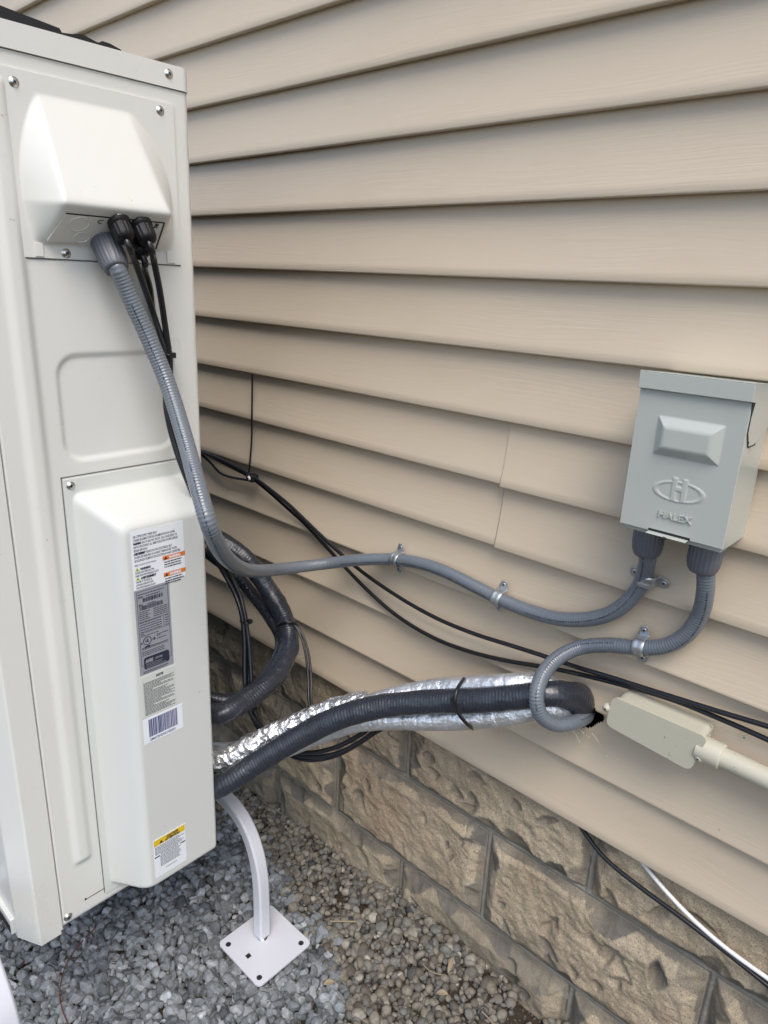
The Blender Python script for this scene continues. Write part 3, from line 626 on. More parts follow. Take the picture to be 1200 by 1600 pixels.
a0, a1, c0, c1 = U(.13), U(.88), V_(.945), V_(.80)
rp = []
for cx_, cz_, s0 in ((a1-.004, c1-.004, 0), (a0+.004, c1-.004, 90), (a0+.004, c0+.004, 180), (a1-.004, c0+.004, 270)):
    for a in np.linspace(s0, s0+90, 6): rp.append((FX+.0004, cx_+.004*math.cos(R_(a)), cz_+.004*math.sin(R_(a))))
b.poly(rp, 1)
txt(b, 'AHRI', .0068, a0+.0025, c1-.0085, 0, .75, .0005, x=FX+.0003); txt(b, 'CERTIFIED', .0042, a0+.0172, c1-.0075, 0, .62, .0001, x=FX+.0003)
for i in range(4):
    dz = c1-.0115-i*.0024; y = a0+.003
    rect(b, y, y+(a1-a0)*rn.uniform(.5, .85), dz, dz+.0006, 0, .0005)
dashes(b, U(.1), U(.9), V_(.972), .0010, rn, 1); dashes(b, U(.1), U(.85), V_(.988), .0010, rn, 1)
b.build('rating_plate', ['silverpaper', 'ink'], hp, label='silver grey rating plate with black certification badge')
# note
(y0, z1), (y1, _), (_, z0) = P2(220, 1060), P2(271, 1041), P2(226, 1122); b = MB(); sheet(b, y0, y1+.002, z0-.0005, z1, 0)
txt(b, 'NOTE', .0048, (y0+y1)/2+.003, z1-.0065, 1, .85, .0003, 'CENTER'); z = z1-.0115; i = 0
while z > z0+.001: dashes(b, y0+.003, y1, z, .0010, rn, 1, (1, .9, 1, .55, .95, .98, .3, .8, .7, 1, .97, .85)[i % 12]); z -= .00215; i += 1
b.build('note_label', [mat('clear_label', (.60, .62, .58), .3), 'ink'], hp)
# barcode
(y0, z1), (y1, _), (_, z0) = P2(223, 1126), P2(284.5, 1100), P2(227, 1164); b = MB(); sheet(b, y0, y1, z0, z1, 0)
bars(b, y0+.0085, y1-.0090, z0+.0095, z1-z0-.0125, 1, rn, .0022); txt(b, '2M072FD02140201', .0056, y0+.009, z0+.0028, 1, .95, .0001)
b.build('barcode_label', ['paper', 'inkblue'], hp, label='white label with a blue barcode')
# caution
(y0, z1), (y1, _), (_, z0) = P2(239, 1315), P2(289, 1292), P2(242, 1374); b = MB(); sheet(b, y0, y1, z0, z1, 0); w = y1-y0
rect(b, y0+.0008, y1-.0008, z1-.0125, z1-.0012, 2)
b.poly([(FX+.0004, y0+.010, z1-.0110), (FX+.0004, y0+.0165, z1-.0110), (FX+.0004, y0+.01325, z1-.0052)], 1)
txt(b, 'CAUTION', .0056, (y0+y1)/2+.005, z1-.0064, 1, .8, .0003, 'CENTER', FX+.0002); txt(b, 'ATTENTION', .0056, (y0+y1)/2+.005, z1-.0115, 1, .8, .0003, 'CENTER', FX+.0002)
z = z1-.0160; i = 0
while z > z0+.016:
    if i in (6, 7): dashes(b, y0+.011, y1-.011, z, .0011, rn, 1)
    else: dashes(b, y0+.002+(.008 if i > 7 else 0), y1-.002-(.006 if i > 7 else 0), z, .0011, rn, 1, rn.uniform(.8, 1))
    z -= .0026; i += 1
rect(b, y0+.001, y0+.010, z1-.0345, z1-.0322, 1); rect(b, y1-.010, y1-.001, z1-.0345, z1-.0322, 1)
dashes(b, y0+.018, y1-.016, z0+.010, .0010, rn, 1)
b.build('caution_label', ['paper', 'ink', 'yellow'], hp, label='small white label headed by a yellow caution band')

# ---- cable glands on the entry plate
GL = [(-.4420, .0435), (-.4130, .0430), (-.4110, .0175)]
for y, t in GL:
    b = MB(); hexf = lambda q, h_: 1.0+.06*abs(math.cos(3*q))
    b.lathe(up(y, t, .001), NV, [(0, .0132), (.006, .0132), (.0062, .0116), (.008, .0116)], 24, rf=lambda q, h_: 1.0+.05*(abs(math.cos(3*q))))
    b.lathe(up(y, t, .009), NV, [(0, .0124), (.013, .0122), (.0165, .0108), (.0185, .0080), (.0187, .004)], 90, rf=lambda q, h_: 1.0+.035*math.cos(15*q)*(h_ < .014))
    b.build('cable_gland', 'gland', hp)

# black strip lying on the top cover
pts = [(0, 8), (30, 20), (62, 32), (93, 44), (97, 51), (112, 53), (127, 53), (132, 55), (150, 65), (154, 66.5), (160, 64), (172, 68), (189, 77.5)]
pl = []
for px, py in pts: p = at(px, py, 0, XA-.035); pl.append((p[0], p[1], p[2]))
ya, yb_ = pl[-1][1], pl[0][1]
pl = [(XA-.035, yb_-.10, pl[0][2]+.004)]+pl
pl = pl+[(XA-.035, ya, ZT+.0005), (XA-.035, yb_-.10, ZT+.0005)]
b = MB(); b.prism(pl, (-.016, 0, 0), 0); b.build('plastic_strip', 'black', None, bevel=.0006, label='thin black plastic strip lying on top of the white unit', category='plastic strip')

# ------------------------------------------------------------------ STAND
st = empty('equipment_stand', (-1.38, -.4775, GZ+.01), 'white square tube stand with curved legs and foot plates under the unit', 'stand')
a_ = .0125; cc = .003
sect = [(a_-cc, a_), (-a_+cc, a_), (-a_, a_-cc), (-a_, -a_+cc), (-a_+cc, -a_), (a_-cc, -a_), (a_, -a_+cc), (a_, a_-cc)]
sect = sect[::-1]
PLATE = (-.8515, -.2455, -.1965)
def leg(yc, nm='leg'):
    b = MB(); p = [(-1.06, yc, .070), (-.97, yc, .070), (-.930, yc, .0600), (-.898, yc, .032), (-.878, yc, -.010), (-.869, yc, -.06), (-.8675, yc, -.10), (-.8675, yc, -.150), (-.8675, yc, -.188)]
    tube(b, p, 1, 8, .008, sect=sect, sm=10)
    for i in range(len(b.sm)): b.sm[i] = False
    o = b.build(nm, 'stand', st, bevel=.0014); return o
YL, YL2 = -.240, -.715
l1 = leg(YL)
# far legs of the same stand, at the unit's other end
for yc in (YL, YL2):
    b = MB(); p = [(-1.66, yc, .070), (-1.75, yc, .070), (-1.79, yc, .06), (-1.822, yc, .032), (-1.842, yc, -.01), (-1.851, yc, -.06), (-1.8525, yc, -.19)]
    tube(b, p, 1, 8, .008, sect=sect, sm=10); b.build('leg', 'stand', st, bevel=.0014)
    b = MB(); b.box((-1.915, yc-.065, -.2035), (-1.785, yc+.065, -.200)); b.build('foot_plate', 'stand', st, bevel=.001)
b = MB(); p = [at(-120, 1395, 1, YL2), at(-60, 1432, 1, YL2), at(-28, 1480, 1, YL2), at(-7, 1535, 1, YL2), at(10, 1590, 1, YL2), at(22, 1650, 1, YL2), at(32, 1720, 1, YL2)]
xs0 = p[-1][0]
p = [(q[0], YL2, q[2]) for q in p]+[(xs0, YL2, -.19)]
tube(b, p, 1, 8, .008, sect=sect, sm=8); b.build('leg', 'stand', st, bevel=.0014)
def plate(x, y, z):
    b = MB(); o = rr_poly(x-.065, x+.065, y-.065, y+.065, .010, z-.0035); b.prism(o, (0, 0, .0035)); pl = b.build('foot_plate', 'stand', st, bevel=.0006, label=None)
    for k, (dx, dy) in enumerate(((-.048, -.052), (.050, .050), (.050, -.052))):
        b = MB(); b.lathe((x+dx, y+dy, z-.0012), (0, 0, 1), [(0, .0052), (.0016, .0052)], 20, smooth=False); b.build('bolt_hole', 'dark', pl)
    b = MB(); b.box((x-.005, y-.044, z-.001), (x+.004, y-.035, z+.0004)); b.build('square_hole', 'dark', pl)
    b = MB(); b.lathe((x-.0125, y+.004, z), (0, 0, 1), [(0, .0095), (.0022, .0095), (.0024, .0045), (.016, .0045)], 18, rf=lambda q, h_: 1); b.build('bolt', 'screw', pl)
plate(*PLATE); plate(xs0+.012, YL2-.004, -.200)
# rails under the unit
for yc in (YR-.015, YF+.02):
    pass
b = MB(); b.box((-1.84, YL2-.0125, .058), (-1.0, YL2+.0125, .0822)); b.build('rail', 'stand', st, bevel=.002)
b = MB(); b.box((-1.84, YL-.0125, .058), (-1.04, YL+.0125, .0822)); b.build('rail', 'stand', st, bevel=.002)
for xc in (-1.70, -1.08):
    b = MB(); b.box((xc-.015, YL2-.02, .0825-.024), (xc+.015, YL+.02, .0818)); b.build('crossbar', 'stand', st, bevel=.002)

# ------------------------------------------------------------------ CONDUITS
def ribbed(amp=.020, pitch=.0042, tw=0):
    k = 2*math.pi/pitch
    def f(q, th):
        s = np.sin(k*q+tw*th); return 1+amp*np.sign(s)*np.abs(s)**.6+0*th
    return f
RC = .01075
def wall(px, py, y=-.0125): return tuple(at(px, py, 1, y))
c1s = up(-.4475, .010, .034)
cpath = [tuple(up(-.4475, .010, .020)), tuple(up(-.4474, .010, .042)), tuple(atd(191, 436, .868)), tuple(atd(204, 466, .880)), tuple(atd(232, 528, .902)), tuple(atd(262, 600, .915)), tuple(atd(290, 690, .900)), tuple(atd(312, 770, .86)), tuple(atd(325, 815, .85)), tuple(atd(340, 852, .885)), tuple(atd(362, 879, .98)), tuple(atd(395, 892, 1.14)), tuple(atd(440, 889, 1.265)), tuple(atd(500, 882, 1.318)), tuple(atd(560, 875, 1.288)), wall(617, 874), wall(660, 881), wall(700, 895), wall(740, 915), wall(778, 934), wall(820, 952), wall(870, 966), wall(910, 968), wall(950, 960), wall(980, 941), wall(1000, 915), wall(1009, 890, -.02), wall(1012, 868, -.034), wall(1012, 845, -.036)]
def conduit(name, pts, label):
    root = empty(name, tuple(pts[-1]), label, 'conduit'); b = MB()
    fr_ = tube(b, pts, RC, 28, .00070, ribbed(), sm=40); b.build('hose', 'conduit', root); return root, fr_
cd1, F1 = conduit('flexible_conduit', cpath, 'long grey ribbed conduit sweeping from the white unit along the siding to the disconnect box')
def print_on(fr_, s0, n_, gap, ang, root, seed=1):   # small printed dashes along the hose
    C, T, A, B = fr_; rn_ = random.Random(seed); b = MB(); i = s0
    for k in range(n_):
        L = rn_.choice((2, 3, 3, 4)); i += gap
        if i+L >= len(C): break
        def pt(j, a): return C[j]+(RC*1.016)*(math.cos(a)*A[j]+math.sin(a)*B[j])
        b.add([pt(i, ang), pt(i+L, ang), pt(i+L, ang+.16), pt(i, ang+.16)], [(0, 1, 2, 3)], 0)
    return b.build('printed_marks', 'print', root)
def ang_to(fr_, i, d): C, T, A, B = fr_; d = np.array(d, float); return math.atan2(d@B[i], d@A[i])
for s_, n_ in ((90, 60), (420, 70), (1350, 90), (1900, 80)):
    if s_ < len(F1[0])-50: d = CAM-F1[0][s_]; print_on(F1, s_, n_, 5, ang_to(F1, s_, d/np.linalg.norm(d)+np.array([0, 0, -.35])), cd1, s_)
def hub(name, c, axis, parent, r0=.0195, r1=.0152, L=.036, flutes=22):
    b = MB(); b.lathe(c, axis, [(0, r0*.97), (.001, r0), (L*.62, r0), (L*.8, r0*.965), (L*.93, (r0+r1)/2*.98), (L, r1), (L, .0112)], 88, rf=lambda q, h_: 1-.065*(1 if (q*flutes/(2*math.pi)) % 1 < .22 and h_ < L*.85 else 0))
    return b.build(name, 'fitting', parent)
hub('fitting', up(-.4475, .0085, .000), NV, cd1, .0172, .0140, .043)
DT = np.array([0, 0, -1.])
pL = at(1013, 838, 1, -.038); pR = at(1104, 858, 1, -.038)
hub('fitting', (pL[0], pL[1], .772), (0.02, .03, -1), cd1, .0192, .0150, .042)
c2 = [(pR[0], pR[1], .752), tuple(at(1103, 890, 1, -.036)), tuple(at(1102, 925, 1, -.028)), tuple(at(1094, 960, 1, -.016)), wall(1072, 992), wall(1040, 1009), wall(1002, 1012), wall(950, 1008, -.013), wall(905, 1012, -.020), tuple(at(872, 1028, 1, -.045)), tuple(at(848, 1055, 1, -.078)), tuple(at(838, 1088, 1, -.098)), tuple(at(845, 1117, 1, -.095)), tuple(at(868, 1132, 1, -.075)), tuple(at(895, 1129, 1, -.045)), tuple(at(913, 1121, 1, -.012)), tuple(at(918, 1114, 1, .025)), tuple(at(920, 1110, 1, .07))]
cd2, F2 = conduit('flexible_conduit', c2, 'short grey ribbed conduit looping from the box round the pipe bundle into the wall hole')
hub('fitting', (pR[0], pR[1], .772), (-.02, .03, -1), cd2, .0197, .0155, .042)
for s_, n_ in ((60, 40), (330, 50), (700, 60)):
    if s_ < len(F2[0])-50: d = CAM-F2[0][s_]; print_on(F2, s_, n_, 5, ang_to(F2, s_, d/np.linalg.norm(d)+np.array([0.2, 0, .25])), cd2, s_)
def strap(px, py, ux, uz, label, yc=-.0125, side=1):
    # two-hole strap: band over the hose, an ear with a screw on either side
    c = at(px, py, 1, -.0125); d = np.array([ux, 0, uz], float); d /= np.linalg.norm(d); s = np.array([d[2], 0, -d[0]]); nrm = np.array([0, -1., 0])
    base = np.array([c[0], 0.0, c[2]]); r = RC+.0008
    root = empty('conduit_strap', tuple(base), label, 'conduit strap', 'two hole straps fixing the grey conduits to the siding')
    P_ = [(-.0270, .0030), (-.0240, .0030), (-.0160, .0030), (-.0128, .002), (-r, .0075)]
    for a in np.linspace(180, 0, 15): P_.append((r*math.cos(R_(a)), .0128+r*math.sin(R_(a))))
    P_ += [(r, .0075), (.0128, .002), (.0160, .0030), (.0240, .0030), (.0270, .0030)]
    wd = lambda u: .0078 if abs(u) < .0165 else (.0070 if abs(u) < .022 else (.0060 if abs(u) < .0245 else .0036))
    rows = []
    for k in range(7):
        f_ = (k-3)/3; lift = .0009*(1 if k in (1, 2, 4, 5) else 0)
        rows.append([base+s*u*(1+lift*20*(abs(u) <= r+1e-6))+d*(f_*wd(u))+nrm*(v+lift*(v > .01)) for u, v in P_])
    b = MB(); b.grid(np.array(rows))
    o = b.build('band', 'galv', root); md = o.modifiers.new('s', 'SOLIDIFY'); md.thickness = .0013; md.offset = 1
    bv = o.modifiers.new('b', 'BEVEL'); bv.width = .0004; bv.segments = 2; bv.limit_method = 'ANGLE'; bv.angle_limit = R_(50)
    for u in (-.0205, .0205): screw('screw', base+s*u+nrm*.0044, nrm, root, .0036, ('galv', 'dark'), dome=False)
    return root
strap(620, 874, 1, -.02, 'galvanised strap furthest left on the upper grey conduit')
strap(779, 934, 1, -.10, 'galvanised strap midway along the upper grey conduit below the siding seam')
strap(1010, 905, .10, 1, 'galvanised strap set level just below the left fitting of the box')
strap(1001, 1010, 1, .10, 'galvanised strap on the lower grey conduit right of its loop')

# ------------------------------------------------------------------ DISCONNECT BOX
db = empty('disconnect_box', (-.276, -.045, .78), 'grey metal disconnect box with a raised panel and embossed emblem on the siding', 'electrical box')
b = MB(); b.box((-.3335, -.0800, .7725), (-.2195, .004, .952)); b.build('enclosure', 'box', db, bevel=.0015)
LX0, LX1, LZ0, LZ1, LY = -.3372, -.2160, .7805, .9480, -.0885
gx = np.arange(LX0, LX1+.0004, .0008); gz = np.arange(LZ0, LZ1, .0008); Xg, Zg = np.meshgrid(gx, gz, indexing='ij')
def fr4(x, z, x0, x1, z0, z1, sl): return np.minimum(np.minimum(x-x0, x1-x)*sl, np.minimum((z-z0), (z1-z))*sl)
bo = fr4(Xg, Zg, -.3115, -.2370, .8715, .9170, .78); bo = smax(smin(bo, .0085+0*bo, .0022), 0*bo, .0016)-.0004
ex, ez = (Xg+.2745)/.0270, (Zg-.8335-(Xg+.2745)*.02)/.0112; el = np.hypot(ex, ez); ringd = np.abs(el-1)*.014
Hl = np.zeros_like(Xg)
ring_h = .0008*(1-sstep(.0007, .0021, ringd))
def barr(xc, w_, z0, z1): return (1-sstep(w_, w_+.0012, np.abs(Xg-xc)))*(1-sstep(0, .0012, z0-Zg))*(1-sstep(0, .0012, Zg-z1))
hb_ = np.maximum(np.maximum(barr(-.2800, .0023, .8225, .8490), barr(-.2685, .0023, .8225, .8490)), (1-sstep(.0020, .0032, np.abs(Zg-.8370)))*(np.abs(Xg+.2742) < .0058))
ring_h = np.where(hb_ > .05, 0, ring_h); Hl = np.maximum(bo, 0)+ring_h+.0010*hb_+.0002*vnoise(Xg, Zg, 25, 4)
Pp = np.stack([Xg, LY-Hl, Zg], 2); b = MB(); b.grid(Pp, flip=True)
edge = [(Pp[0], (0.0009, 0)), (Pp[-1], (-.0009, 0))]
for a, _ in edge:
    e1 = a.copy(); e1[:, 1] = LY+.0006; e1[:, 0] += (-.0006 if a is Pp[0] else .0006); e2 = e1.copy(); e2[:, 1] = -.068; e3 = e2.copy(); e3[:, 0] += (.0015 if a is Pp[0] else -.0015)
    b.grid(np.stack([a, e1, e2, e3], 0), smooth=False)
q = Pp[:, 0].copy(); e1 = q.copy(); e1[:, 1] += .001; e1[:, 2] -= .0006; e2 = e1.copy(); e2[:, 1] = LY+.006; b.grid(np.stack([q, e1, e2], 0), smooth=False)
b.text('HALEX', .0112, (-.2735, LY, .8000), (1, 0, 0), (0, 0, 1), 0, .0008, 1.12, .0003, 'CENTER', .0001)
b.text('HALEX', .0092, (-.2735, LY, .8005), (1, 0, 0), (0, 0, 1), 0, .0002, 1.12, -.0001, 'CENTER', .0004)
lid = b.build('lid', 'box', db, label='front lid with raised rectangle and H emblem in an oval ring')
b = MB()
pts = [(-.3005, 0), (-.2985, -.0032), (-.294, -.0048), (-.262, -.0052), (-.2555, -.0036), (-.2535, 0)]
b.prism([(x, LY-.0065-z*.9-.0045, .7800+z*.45) for x, z in pts], (0, .0095, .0006)); b.build('hasp', 'box', lid, bevel=.0003)
b = MB(); b.lathe((-.2780, LY-.0085, .7788), (0, -.45, -.9), [(-.0008, .0026), (.0016, .0026)], 16); b.box((-.3015, LY-.0004, .7798), (-.2525, LY+.002, .7832)); b.build('hasp_hole', 'dark', lid)
# hood cap with pointed side flaps
b = MB(); CX0, CX1 = -.3385, -.2148
b.box((CX0, -.0935, .9455), (CX1, -.0922, .9640)); b.prism([(CX0, -.0935, .9640), (CX0, .003, .9552), (CX0, .003, .9564), (CX0, -.0935, .9652)], (CX1-CX0, 0, 0))
for x in (CX0, CX1-.0012):
    b.prism([(x, -.0928, .9640), (x, .002, .9555), (x, .002, .9180), (x, -.0300, .9060), (x, -.0560, .8960), (x, -.0740, .8960), (x, -.0850, .9120), (x, -.0850, .9290), (x, -.0800, .9440), (x, -.0928, .9455)], (.0012, 0, 0))
b.build('hood', 'box', db, bevel=.0005)
b = MB(); b.prism([(CX1-.0009, -.0905, .9460), (CX1-.0009, -.0868, .9290), (CX1-.0009, -.0868, .9110), (CX1-.0009, -.0750, .8942), (CX1-.0009, -.0500, .8942), (CX1-.0009, -.0500, .9460)], (.0006, 0, 0)); b.box((CX0+.002, -.0900, .9478), (CX1-.002, -.0830, .9500)); b.box((CX1-.0012, -.0775, .900), (CX1+.0004, -.0765, .9015)); b.build('hinge_gap_shadow', 'dark', db)  # dark strips painted as the shadow in the gap round the flap

# ------------------------------------------------------------------ REFRIGERANT LINES
def wrapfn(seed, ribs=.0052, amp=.015, lump=.05, lines=True):
    k = 2*math.pi/ribs
    def f(q, th):
        s = 1+amp*(.6+.5*np.clip(vnoise(q*22, 1.7*np.cos(th)+seed, 1, seed+6)+.5, 0, 1))*np.sin(k*q+.9*np.sin(2*th)+2*vnoise(q*12, q*0, 1, seed))+lump*vnoise(q*30, 2.2*np.cos(th)+seed, 1, seed)+.5*lump*vnoise(q*90, 3*np.sin(th)+seed, 1, seed+3)
        if lines: s = s-.02*np.exp(-((np.mod(th-.9, 2*math.pi)-1.5)/.06)**2)-.02*np.exp(-((np.mod(th, 2*math.pi)-4.4)/.06)**2)
        return s
    return f
def lump(seed, amp=.07):
    def f(q, th): return 1+amp*vnoise(q*70, 3*np.cos(th+.3)+seed, 1, seed)+amp*.7*vnoise(q*160, 4*np.sin(th)+seed, 1, seed+2)+amp*.4*np.abs(vnoise(q*260, 6*np.sin(th+1)+seed, 1, seed+5))
    return f
def sleeve(seed):
    def f(q, th): 
        seg = np.mod(q+.004*vnoise(q*20, q*0, 1, 3), .0270)/.0270
        return 1-.065*np.exp(-(np.minimum(seg, 1-seg)/.035)**2)*np.clip(.8+vnoise(q*9, 1.5*np.cos(th), 1, seed+1), 0, 1)+.014*np.sin(th*18+3*vnoise(q*8, q*0, 1, seed))+.06*vnoise(q*25, 2*np.cos(th)+seed, 1, seed)+.035*np.abs(vnoise(q*60, 5*np.sin(th)+seed, 1, seed+2))
    return f
def line(name, pts, r, fn, mt, label, cat='refrigerant line', ds=.0012, n=44):
    b = MB(); tube(b, pts, r, n, ds, fn, sm=30); return b.build(name, mt, None, label=label, category=cat)
Yw = lambda px, py, y: tuple(at(px, py, 1, y))
p = [(-1.02, -.335, .145), (-.93, -.338, .190), tuple(atd(345, 1228, 1.175)), tuple(atd(400, 1192, 1.175)), tuple(atd(470, 1150, 1.168)), tuple(atd(530, 1121, 1.15)), tuple(atd(600, 1103, 1.13)), tuple(atd(670, 1097, 1.10)), tuple(atd(740, 1094, 1.065)), tuple(atd(810, 1089, 1.03)), tuple(atd(862, 1084, 1.012)), tuple(at(893, 1088, 1, -.030)), tuple(at(903, 1096, 1, .0)), tuple(at(905, 1100, 1, .05)), tuple(at(905, 1100, 1, .10))]
def fat(q, th):
    L = q.max(); return wrapfn(1)(q, th)*(1+.36*sstep(L-.185, L-.135, q))
line('insulated_pipe', p, .0190, fat, 'tape', 'black wrapped insulated pipe running in front of the foil tubes to the wall hole')
p = [(-1.03, -.335, .185), (-.94, -.332, .225), tuple(atd(343, 1190, 1.20)), tuple(atd(400, 1160, 1.20)), tuple(atd(470, 1128, 1.195)), tuple(atd(530, 1106, 1.185)), tuple(atd(575, 1096, 1.175))]
line('foil_tube', p, .0178, lump(4, .10), 'foil', 'crinkled shiny foil wrapped tube coming out behind the unit at lower left', 'foil tube', .0012, 60)
p = [tuple(atd(575, 1101, 1.160)), tuple(atd(620, 1089, 1.145)), tuple(atd(675, 1078, 1.125)), tuple(atd(730, 1074, 1.095)), tuple(atd(790, 1070, 1.062)), tuple(atd(850, 1070, 1.045)), tuple(at(880, 1085, 1, -.022)), tuple(at(892, 1092, 1, .01)), tuple(at(894, 1096, 1, .08))]
line('foil_sleeve', p, .0172, sleeve(2), 'foil_sleeve', 'upper silver foil sleeve running above the black pipe to the hole', 'foil sleeve', .0016, 52)
p = [(-1.00, -.300, .200), (-.90, -.290, .245), tuple(atd(430, 1172, 1.22)), tuple(atd(510, 1142, 1.20)), tuple(atd(560, 1127, 1.175)), tuple(atd(620, 1124, 1.15)), tuple(atd(680, 1124, 1.12)), tuple(atd(740, 1122, 1.088)), tuple(atd(800, 1115, 1.055)), tuple(atd(850, 1107, 1.035)), tuple(at(885, 1110, 1, -.024)), tuple(at(898, 1112, 1, .01)), tuple(at(900, 1112, 1, .08))]
line('foil_sleeve', p, .0170, sleeve(5), 'foil_sleeve', 'lower silver foil sleeve running below the black pipe to the hole', 'foil sleeve', .0016, 52)
p = [tuple(atd(300, 822, 1.40)), tuple(atd(345, 846, 1.38)), tuple(atd(378, 868, 1.38)), tuple(atd(405, 900, 1.385)), tuple(atd(428, 935, 1.385)), tuple(atd(446, 972, 1.36)), tuple(atd(452, 1005, 1.335)), tuple(atd(440, 1042, 1.29)), tuple(atd(412, 1074, 1.245)), tuple(atd(378, 1098, 1.21)), tuple(atd(345, 1116, 1.185)), (-.93, -.318, .330), (-1.02, -.33, .305)]
line('insulated_pipe', p, .0185, wrapfn(6, .0052, .012, .07), 'tape', 'black wrapped insulated pipe curling down beside the unit in a wide loop')
p = [tuple(atd(320, 860, 1.45)), tuple(atd(365, 895, 1.45)), tuple(atd(400, 935, 1.43)), tuple(atd(425, 968, 1.40)), tuple(atd(440, 1000, 1.375)), tuple(atd(432, 1035, 1.33)), tuple(atd(405, 1070, 1.29)), tuple(atd(365, 1095, 1.25)), (-.95, -.30, .34)]
line('insulated_pipe', p, .0125, wrapfn(9, .0052, .012, .06), 'tape', 'thinner black insulated pipe tucked behind the looping one', n=28)
# ties round the lines
def tie(name, pts, label, r=.0016, cat='cable tie', head=None):
    b = MB(); tube(b, pts, r, 8, .002, sm=3)
    if head is not None: h_ = np.array(head); b.box(h_-.0035, h_+.0035)
    return b.build(name, 'black', None, label=label, category=cat)
tie('cable_tie', [Yw(724, 1060, -.035), atd(723, 1064, 1.068), atd(714, 1078, 1.045), atd(711, 1094, 1.040), atd(715, 1112, 1.048), atd(727, 1128, 1.060), atd(737, 1137, 1.08), Yw(738, 1138, -.03)], 'black cable tie round the black pipe and foil sleeves, left of the grey loop', .0029, head=atd(709, 1094, 1.042))
tie('cable_tie', [atd(430, 972, 1.40), atd(434, 976, 1.345), atd(446, 972, 1.332), atd(459, 973, 1.336), atd(466, 976, 1.36), atd(466, 975, 1.41)], 'black cable tie round the bend of the looping black pipe', .0022)
# ------------------------------------------------------------------ CABLES
def cable(name, pts, r, label, mt='cable', cat='cable', group=None, ds=.006, n=10, sm=4):
    b = MB(); tube(b, pts, r, n, ds, sm=sm); return b.build(name, mt, None, label=label, category=cat, group=group)
def gtip(i): y, t = GL[i]; return tuple(up(y, t, .026)), tuple(up(y, t, .040))
lab = ['black cable from the gland marked C on the unit hood', 'black cable from the gland marked B on the unit hood', 'black cable from the lowest middle gland on the unit hood']
base = [(238, 485, .935), (251, 522, .948), (262, 555, .958), (262, 600, .970), (263, 640, .975), (274, 690, .985), (289, 735, .992), (303, 770, 1.005), (322, 830, 1.15), (350, 890, 1.26), (368, 925, 1.27), (379, 960, 1.262), (385, 1000, 1.258), (387, 1050, 1.252), (389, 1090, 1.248), (396, 1120, 1.250), (412, 1142, 1.255), (440, 1168, 1.255), (480, 1181, 1.235), (525, 1174, 1.215), (562, 1155, 1.20), (600, 1130, 1.185), (700, 1105, 1.16)]
offs = [(-3.2, -1.5, 0), (4.2, 0.5, 0.002), (0.5, 2.0, .010)]
for i in range(3):
    dx, dy, dd_ = offs[i]; g0, g1 = gtip(i); seq = []
    for k, (px, py, dp) in enumerate(base):
        s_ = [.0, .4, .8, 1, 1, 1, 1, 1][k] if k < 8 else 1.1
        wob = 1.6*math.sin(k*1.3+i*2.1)
        seq.append(tuple(atd(px+dx*s_+wob*(k > 7), py+dy*s_*(1 if k < 16 else 3), dp+dd_)))
    mid = [(tuple(atd(208, 400, .868)), tuple(atd(224, 445, .905))), (tuple(atd(239, 400, .885)), tuple(atd(249, 450, .915))), (tuple(atd(225, 418, .905)), tuple(atd(235, 452, .930)))][i]
    if i == 1: seq[0] = tuple(atd(256, 495, .94)); seq[1] = tuple(atd(261, 530, .953)); seq[2] = tuple(atd(265, 556, .962))
    cable('control_cable', [g0, g1]+list(mid)+seq, .0041, lab[i], ds=.005)
tie('cable_tie', [atd(258, 550, .99), atd(256, 552, .958), atd(262, 554, .952), atd(269, 556, .955), atd(271, 554, .99)], 'small black cable tie holding the gland cables against the grey conduit', .0015, head=atd(269.5, 555, .955))
tie('cable_tie', [atd(375, 970, 1.275), atd(377, 972, 1.25), atd(385, 974, 1.244), atd(392, 972, 1.252), atd(394, 970, 1.28)], 'black cable tie on the hanging cables beside the black loop', .0016, head=atd(390, 971, 1.247))
tie('cable_tie', [atd(377, 1102, 1.265), atd(380, 1106, 1.24), atd(392, 1110, 1.235), atd(402, 1108, 1.245), atd(406, 1104, 1.27)], 'black cable tie where the hanging cables cross the loop end', .0018)
cable('cable', [atd(452, 968, 1.345), atd(466, 985, 1.335), atd(476, 1015, 1.325), atd(481, 1050, 1.315), atd(482, 1085, 1.30), atd(484, 1115, 1.28)], .0022, 'thin black wire hanging from the loop tie to the foil tube, left strand')
cable('cable', [atd(455, 970, 1.345), atd(472, 990, 1.337), atd(482, 1020, 1.328), atd(486, 1055, 1.317), atd(486, 1085, 1.302), atd(487, 1115, 1.28)], .0022, 'thin black wire hanging from the loop tie to the foil tube, right strand')
# long cables along the siding
def wpts(l, y=-.006): return [tuple(at(px, py, 1, y)) for px, py in l]
cable('coaxial_cable', wpts([(300, 697), (330, 713), (360, 729), (392, 746), (420, 768), (448, 793), (475, 817), (503, 847), (535, 882), (575, 923), (620, 962), (680, 998), (740, 1020), (800, 1034), (850, 1042), (900, 1052), (960, 1067), (1050, 1093), (1120, 1121), (1160, 1138), (1200, 1156), (1260, 1183)], -.0055), .0036, 'lower of the two long black cables that sag across the siding', ds=.008)
cable('coaxial_cable', wpts([(300, 700), (330, 711), (362, 726), (394, 744), (425, 767), (452, 789), (482, 818), (520, 854), (560, 889), (620, 931), (680, 965), (740, 990), (800, 1009), (850, 1025), (900, 1042), (950, 1057), (1000, 1073), (1060, 1092), (1130, 1114), (1200, 1135), (1260, 1155)], -.0120), .0036, 'upper of the two long black cables that sag across the siding', ds=.008)
cable('cable', wpts([(310, 706), (330, 724), (342, 738), (358, 745), (380, 749), (400, 752)], -.008), .0028, 'short black cable curving to the clip behind the unit')
